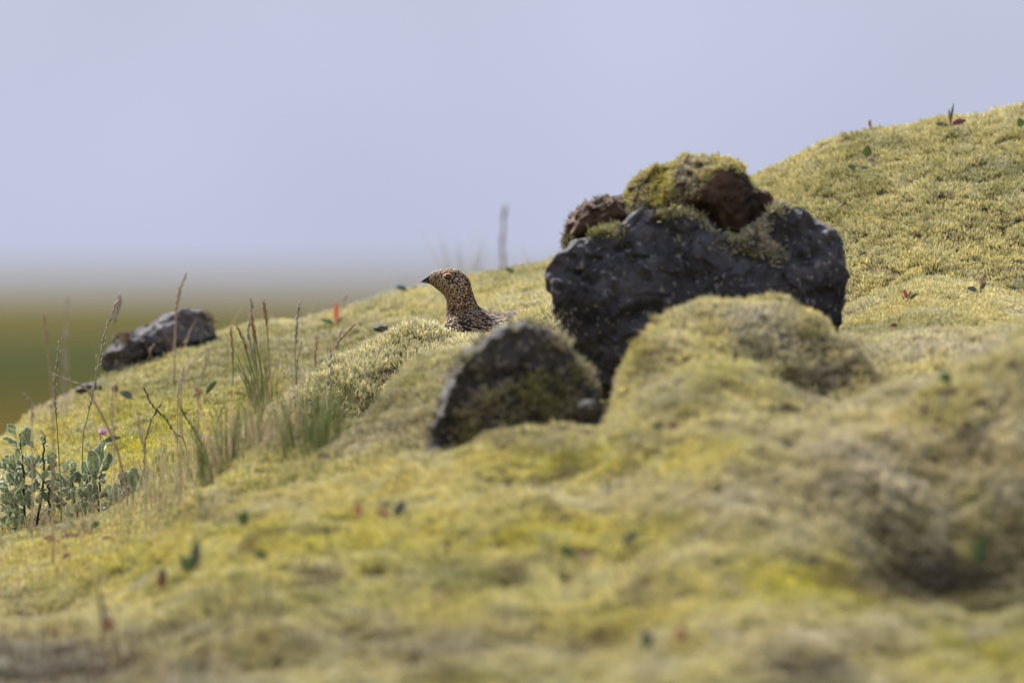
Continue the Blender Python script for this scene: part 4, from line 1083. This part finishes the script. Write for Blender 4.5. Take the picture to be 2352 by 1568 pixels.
def willow_leaf_mesh(seed, curl, cup, wave, wr):
    """obovate leaf, unit length along +z, face towards -y"""
    g = random.Random(seed); nl, nw = 12, 9
    V, Wv, F = [], [], []
    ph = g.random() * 6
    for i in range(nl):
        f = i / (nl - 1)
        half = wr * (math.sin(math.pi * min(1, f ** 0.72 * 0.93 + 0.03)) ** 0.75) * (0.55 + 0.62 * f) if i else 0.02
        ang = curl * max(0, f - 0.3) ** 2
        for j in range(nw):
            s = -1 + 2 * j / (nw - 1)
            ed = abs(s)
            y = -cup * half * ed ** 2 + wave * ed * math.sin(11 * f + 3 * s + seed) * 0.075 + curl * f * f * 0.45 + 0.03 * math.sin(7 * s + 5 * f + ph)
            z = f * (1 - 0.25 * abs(curl) * f)
            V.append((s * half * (1 + 0.05 * math.sin(13 * f + seed)), y, z))
            Wv.append(max(0, (ed - 0.72) / 0.28) ** 1.5 * 0.85 + max(0, (f - 0.9) / 0.1) * 0.6 + 0.02 + (0.12 if j == nw // 2 else 0))
    for i in range(nl - 1):
        for j in range(nw - 1):
            a_ = i * nw + j; F.append((a_, a_ + 1, a_ + nw + 1, a_ + nw))
    me = bpy.data.meshes.new('leaf'); me.from_pydata(V, [], F)
    at = me.attributes.new('wool', 'FLOAT', 'POINT'); at.data.foreach_set('value', np.array(Wv, np.float32))
    me.polygons.foreach_set('use_smooth', np.ones(len(F), bool)); me.materials.append(M_WILLOW); me.update()
    return me
for k, (cu, cp, wv, wr) in enumerate([(0.35, .35, .7, .36), (-0.5, .5, 1.4, .38), (0.9, .3, 1.6, .40), (0.1, -.4, .9, .35), (-0.9, .4, 1.8, .34), (0.5, .7, 1.0, .28)]):
    leaf_meshes.append(willow_leaf_mesh(k + 1, cu, cp, wv, wr))

CR = 0.784 / 4.356
def cr(X, Y): return (X * CR, 1200 * 0.784 + Y * CR)
def willow(label, d, stems, leaves, extra, seed):
    g = random.Random(seed)
    u0, v0 = cr(*stems[0][0]); c = W(u0, v0, d); og = np.array((c[0], c[1], ground_z(c[0], c[1])))
    t = tag(empty('willow_shrub', og), label, 'shrub')
    for st in stems:
        pts = [W(*cr(*q), d + g.uniform(-.01, .01)) for q in st]
        pts[0][2] = min(pts[0][2], ground_z(pts[0][0], pts[0][1]) - 0.003)
        mb = MB(); Q = catmull(np.array(pts), 22) - og
        n = len(Q); Q[1:-1] += np.array([(g.gauss(0, .0007), g.gauss(0, .0006), g.gauss(0, .0004)) for _ in range(n - 2)])
        mb.tube(Q, np.linspace(0.0013, 0.0007, n), 6); mb.build('stem', M_TWIG, t)
    spec = list(leaves)
    for (x0, x1, y0, y1, n, lo, hi) in extra:
        for i in range(n):
            spec.append((g.uniform(x0, x1), g.uniform(y0, y1), g.uniform(lo, hi), g.gauss(0, 55), g.uniform(-70, 70), g.uniform(-30, 70), -1))
    for i, (X, Y, L_, roll, yaw, pitch, kind) in enumerate(spec):
        # X, Y base of the leaf; roll turns it clockwise in the picture, pitch tips it towards the viewer
        u, v = cr(X, Y)
        o = bpy.data.objects.new('leaf', leaf_meshes[kind if kind >= 0 else g.randrange(6)])
        C.objects.link(o); o.parent = t
        o.location = W(u, v, d + g.uniform(-.022, .022)) - og
        o.rotation_mode = 'XYZ'
        M = Matrix.Rotation(math.radians(roll), 4, 'Y') @ Matrix.Rotation(math.radians(pitch), 4, 'X') @ Matrix.Rotation(math.radians(yaw), 4, 'Z')
        o.rotation_euler = M.to_euler('XYZ')
        s_ = L_ * CR * K * d * 0.95
        o.scale = (s_, s_, s_)
    return t
willow('woolly grey-green willow shrub at the left picture edge', 16.42,
       [[(470, 1250), (545, 950), (555, 650), (565, 480), (582, 325)], [(330, 1250), (300, 900), (280, 600), (260, 420)], [(640, 1250), (610, 1020), (560, 900)]],
       [(190, 320, 200, -25, 20, 25, 2), (215, 480, 260, -48, 50, 0, 5), (280, 470, 300, 18, -15, 10, 0), (330, 330, 150, 62, 30, 30, 4), (240, 640, 170, -5, 15, 20, 3), (380, 700, 200, 25, -20, 30, 1),
        (430, 880, 210, -12, 10, 25, 0), (540, 450, 150, 10, 60, 20, 2), (560, 440, 140, 70, 40, 40, 4), (600, 600, 180, 40, 20, 30, 1), (600, 770, 190, 45, -25, 20, 3), (430, 480, 150, -35, 40, 20, 2),
        (130, 640, 170, -70, 20, 30, 4), (100, 760, 180, -50, 40, 25, 2), (170, 960, 190, -25, 10, 15, 3), (260, 1210, 230, -8, -10, 20, 0), (60, 900, 160, -80, 10, 40, 4), (140, 1380, 180, -50, 20, 40, 1), (330, 820, 180, -60, 15, 20, 2)],
       [(20, 700, 620, 1300, 95, 110, 200), (-60, 300, 1000, 1560, 46, 110, 190)], 4)
willow('woolly willow shrub with one tall leafy shoot, middle of the three', 16.40,
       [[(1080, 1300), (1100, 1000), (1130, 800), (1165, 590)], [(1000, 1280), (930, 1000), (900, 820)], [(1250, 1300), (1260, 1000), (1300, 760)]],
       [(1200, 860, 420, -4, 10, 5, 5), (1120, 850, 230, -14, 30, 10, 3), (1250, 760, 400, 6, -40, 0, 0), (1120, 460, 120, -15, 30, 40, 1), (1290, 780, 320, 32, 30, 5, 5), (810, 820, 250, 2, 40, 0, 4), (950, 780, 170, -12, 10, 20, 1), (960, 930, 190, -12, -30, 10, 3), (1160, 1120, 210, 40, 35, 30, 2), (1300, 480, 140, 25, 50, 30, 2)],
       [(740, 1400, 880, 1340, 75, 110, 200)], 5)
willow('low woolly willow shrub with upright broad leaves, rightmost of the three', 16.38,
       [[(1500, 1250), (1560, 1100), (1600, 980)], [(1760, 1180), (1780, 1050), (1790, 960)]],
       [(1520, 1200, 300, -6, 10, 8, 3), (1690, 1010, 320, 4, -10, 5, 0), (1600, 1010, 300, -18, 40, 10, 4), (1560, 980, 260, 12, -25, 0, 1), (1820, 1080, 260, 32, 20, 10, 5), (1840, 1000, 230, 20, 40, 10, 2), (1810, 1030, 260, -2, -50, 5, 5), (1420, 1150, 250, -22, 20, 10, 1), (1880, 950, 160, 15, 50, 10, 4)],
       [(1400, 1850, 1080, 1270, 40, 110, 200), (1700, 1940, 980, 1130, 12, 110, 190)], 6)

# ------------------------------------------------------------------ small herbs, leaves and flowers in the moss
M_LEAF = leafy('herb_leaf', (0.05, 0.082, 0.026), 0.2, 0.5, 0.3, 200, (0.075, 0.12, 0.036))
M_BLUELEAF = leafy('herb_leaf_blue', (0.06, 0.072, 0.048), 0.18, 0.5, 0.3, 200)
M_REDLEAF = leafy('red_leaf', (0.36, 0.10, 0.055), 0.4, 0.5, 0.25, 200)
M_CRIM = leafy('crimson_leaf', (0.15, 0.04, 0.04), 0.3, 0.5, 0.3, 200)
M_PINK = leafy('pink_petal', (0.50, 0.31, 0.42), 0.4, 0.6, 0.2, 200)
M_RUSTL = leafy('dead_leaf', (0.20, 0.105, 0.06), 0.3, 0.6, 0.3, 200)
def leaf_into(mb, base, direction, length, width, normal, cup=0.25):
    d = np.asarray(direction, float); d /= np.linalg.norm(d); n = np.asarray(normal, float)
    s = np.cross(d, n); s /= np.linalg.norm(s) + 1e-9; n = np.cross(s, d)
    V = []; k = 7
    for i in range(k):
        f = i / (k - 1); w = width / 2 * (math.sin(math.pi * (0.06 + 0.92 * f) ** 0.85) ** 0.8)
        for c_ in (-1, -0.5, 0, 0.5, 1):
            V.append(np.asarray(base) + d * length * f + s * w * c_ + n * (cup * w * c_ * c_ - 0.12 * length * f * f))
    F = [(i * 5 + j, i * 5 + j + 1, i * 5 + 5 + j + 1, i * 5 + 5 + j) for i in range(k - 1) for j in range(4)]
    mb.add(V, F)
def herb(label, u, v, leaves, cat='seedling', name='moss_herb', group=None, start=13.8):
    """a little plant rooted where (u, v) meets the slope; leaves: (dx, dy, dz direction), length mm, width mm, material"""
    og = hit(u, v + 6, start); t = tag(empty(name, og), label, cat, group)
    for (dr, ln, wd, m_) in leaves:
        mb = MB(); dr = np.array(dr, float)
        stem = np.array((0, 0, 0.004)) + dr / np.linalg.norm(dr) * 0.003
        mb.tube(np.array([(0, 0, -0.003), (0, 0, 0.001), stem]), 0.0004, 4)
        nrm = np.array((-dr[0] * 0.3, -0.9, 0.6)) if abs(dr[1]) < 0.9 else np.array((0.1, 0.2, 1))
        leaf_into(mb, stem, dr, ln / 1000, wd / 1000, nrm)
        mb.build('leaf', m_, t)
    return t
herb('bright red upright leaf with a green one at its foot, on the slope', 771, 742, [((0.03, 0, 1), 20, 6, M_REDLEAF), ((-0.9, -0.2, 0.35), 13, 5, M_LEAF), ((0.5, 0.2, 0.5), 8, 4, M_LEAF)], 'red leaf', 'red_leaf_plant', start=16.5)
herb('round green leaf high on the right slope', 1990, 366, [((0.1, -0.2, 1), 11, 9, M_LEAF), ((0.5, -0.2, -0.1), 8, 4, M_CRIM)], 'leaf', start=16.4)
herb('pair of small dark leaves left of the round green leaf', 1972, 388, [((-0.8, -0.2, 0.4), 9, 6, M_LEAF), ((0.7, -0.3, 0.2), 7, 5, M_LEAF)], 'leaf', start=16.4)
herb('single long green leaf lying on the right slope beside the boulder', 1968, 586, [((-0.9, -0.3, -0.42), 15, 7, M_LEAF), ((0.9, 0, 0.4), 8, 3, M_BLUELEAF)], 'leaf', start=16.4)
herb('skyline sprout with crimson leaf and green blade at top right', 2182, 288, [((0.15, 0, 1), 20, 2.6, M_LEAF), ((-0.05, 0, 1), 14, 3, M_RUSTL), ((0.9, -0.1, 0.35), 14, 8, M_CRIM), ((-0.9, 0, 0.15), 12, 5, M_BLUELEAF)], start=16.4)
herb('green leaf cut by the right picture edge', 2347, 297, [((-0.2, -0.2, 0.9), 9, 8, M_LEAF)], 'leaf', start=16.4)
herb('tiny dark sprout on the right skyline', 1998, 296, [((0, 0, 1), 7, 3, M_CRIM)], start=16.6)
herb('reddish sprout on the ledge right of the boulder', 2085, 690, [((-0.3, -0.2, 1), 9, 4, M_CRIM), ((0.6, -0.2, 0.5), 9, 4, M_LEAF), ((0.2, -.2, 0.8), 8, 3, M_RUSTL)], start=15.9)
herb('bluish sprout with rusty stem on the ledge at right', 2250, 668, [((-0.8, -0.2, 0.3), 10, 6, M_BLUELEAF), ((0.25, -0.1, 1), 13, 3, M_RUSTL), ((0.5, -0.1, 0.8), 8, 4, M_LEAF)], start=15.9)
herb('green leaf on the ledge at the right edge', 2345, 668, [((-0.7, -0.2, 0.3), 10, 5, M_LEAF)], 'leaf', start=15.9)
herb('purple speck of a leaf on the ledge below the slope', 2038, 748, [((0.8, -0.3, 0.1), 8, 6, M_CRIM)], 'leaf', start=15.6)
herb('green leaf on the crest behind the bird', 1186, 626, [((-0.8, -0.2, 0.4), 10, 6, M_LEAF)], 'leaf', start=16.8)
herb('bluish leaf on the crest left of the bird bill', 940, 664, [((-0.8, -0.3, 0.3), 12, 7, M_BLUELEAF), ((0.8, -.3, .4), 8, 4, M_BLUELEAF)], 'leaf', start=16.8)
herb('dark leaf on the slope between hummock and bird neck', 935, 720, [((0.8, -0.3, 0.2), 8, 5, M_BLUELEAF)], 'leaf', start=16.6)
fl = herb('small pink flower above green leaves in the yellow moss', 232, 1015, [((0.9, -0.2, 0.3), 18, 8, M_LEAF), ((0.2, -0.2, -0.3), 12, 7, M_LEAF), ((-.1, -.1, 1), 9, 2, M_RUSTL)], 'flower', 'pink_flower', start=16.3)
for k in range(7):
    mb = MB(); a_ = k * 0.9
    leaf_into(mb, np.array((0.002, 0, 0.012)), (math.cos(a_) * 0.7, math.sin(a_) * 0.5, 0.9), 0.0075, 0.0045, (math.sin(a_), -1, .3)); mb.build('petal', M_PINK, fl)
herb('dark green leaf above the yellow moss behind the willow', 365, 912, [((0.9, -0.2, -0.4), 16, 6, M_LEAF)], 'leaf', start=16.4)
herb('green leaf beside brown litter on the yellow moss', 470, 905, [((0.6, -0.2, 0.8), 16, 6, M_LEAF), ((-0.9, -0.2, -.1), 10, 6, M_BLUELEAF), ((-.6, -.2, .5), 10, 7, M_RUSTL)], start=16.4)
herb('grey-blue leaves low on the slope under the skyline rock', 310, 915, [((-0.9, -0.2, 0.5), 14, 9, M_BLUELEAF), ((0.8, -0.2, 0.2), 12, 5, M_LEAF)], start=16.4)
herb('dark drooping bud head beside a blurred stalk on the left slope', 265, 905, [((0, -0.2, 1), 8, 7, M_DKSP)], 'bud', start=16.4)
herb('small green leaf in the moss right under the willow', 205, 1215, [((0.6, -0.3, 0.5), 10, 8, M_LEAF), ((-.5, -.3, .4), 8, 6, M_LEAF)], 'leaf', start=15.5)
herb('rusty dead leaf in the brown litter under the willow', 135, 1235, [((0.9, -0.3, 0.2), 16, 9, M_RUSTL), ((-0.9, -0.3, 0.1), 12, 7, M_RUSTL)], 'dead leaf', 'dead_leaf', start=15.5)
herb('orange dead leaf in the moss right of the willow', 225, 1240, [((0.8, -0.3, 0.2), 12, 6, M_RUSTL)], 'dead leaf', 'dead_leaf', start=15.5)
herb('blurred twin-leaved sprout with a taller dark leaf on the foreground slope', 445, 1312, [((-0.4, -0.2, 0.5), 15, 14, M_LEAF), ((0.15, -0.1, 1.5), 26, 9, M_BLUELEAF), ((0.9, -0.2, 0.3), 18, 9, M_RUSTL)], start=14.0)
herb('blurred dark sprout left of the twin-leaved one', 370, 1352, [((0, -0.2, 1), 12, 10, M_RUSTL), ((0.1, -0.1, 1.4), 17, 8, M_BLUELEAF)], start=14.0)
herb('blurred bluish leaf below the foreground crest', 622, 1280, [((-0.8, -0.2, 0.3), 13, 9, M_LEAF), ((0.7, -0.2, 0.4), 11, 8, M_PURP)], 'leaf', start=14.0)
herb('blurred green leaf near the foreground crest', 550, 1208, [((0.3, -0.2, 0.6), 12, 12, M_LEAF)], 'leaf', start=14.8)
herb('blurred rusty sprout on the foreground slope below the arched rock', 822, 1192, [((0, -0.2, 1), 13, 8, M_RUSTL)], start=14.0)
herb('blurred sprout of brown and green leaves below the arched rock', 905, 1190, [((-0.8, -0.2, 0.4), 16, 8, M_RUSTL), ((0.5, -0.1, 0.9), 16, 10, M_BLUELEAF)], start=14.0)
herb('blurred red leaf in the middle of the foreground', 985, 1302, [((0.9, -0.2, 0.2), 14, 8, M_RUSTL), ((1, -.2, .3), 22, 5, M_LEAF)], 'leaf', start=14.0)
herb('blurred bluish leaf standing in the middle foreground', 1428, 1258, [((0.6, -0.2, 0.7), 18, 11, M_BLUELEAF)], 'leaf', start=14.0)
herb('blurred dark leaf left of the bluish one in the middle foreground', 1325, 1275, [((-0.7, -0.2, 0.4), 14, 10, M_LEAF), ((0.6, -0.2, 0.3), 10, 8, M_CRIM)], 'leaf', start=14.0)
herb('blurred small purple leaf on the yellow moss below the mound', 1528, 985, [((0.8, -0.2, 0.3), 10, 8, M_CRIM), ((-0.9, -0.1, 0.5), 10, 6, M_BLUELEAF)], 'leaf', start=14.6)
herb('blurred bright green leaf at the right foot of the arched rock', 1326, 965, [((0.1, -0.2, 1), 16, 8, M_LEAF)], 'leaf', start=14.9)
herb('blurred dark green leaf inside the dark hollow at right', 2240, 1300, [((0.3, -0.2, 0.9), 22, 14, M_LEAF)], 'leaf', start=14.0)
herb('blurred red leaf low in the foreground', 1558, 1480, [((0.2, -0.2, 0.9), 13, 10, M_RUSTL)], 'leaf', start=13.9)
herb('blurred green leaf low in the foreground', 1490, 1492, [((-0.2, -0.2, 0.9), 15, 11, M_BLUELEAF)], 'leaf', start=13.9)
herb('blurred red leaf at lower left', 243, 1455, [((0.2, -0.2, 0.8), 14, 10, M_RUSTL), ((-.2, -.1, 1.4), 40, 4, M_BLUELEAF)], 'leaf', start=13.9)
herb('blurred pale red leaf at lower left near the twigs', 140, 1290, [((0.5, -0.2, 0.5), 10, 8, M_CRIM)], 'leaf', start=14.8)
herb('blurred green sprout on the right hillock', 2168, 885, [((0.2, -0.2, 0.8), 10, 12, M_LEAF)], start=14.6)
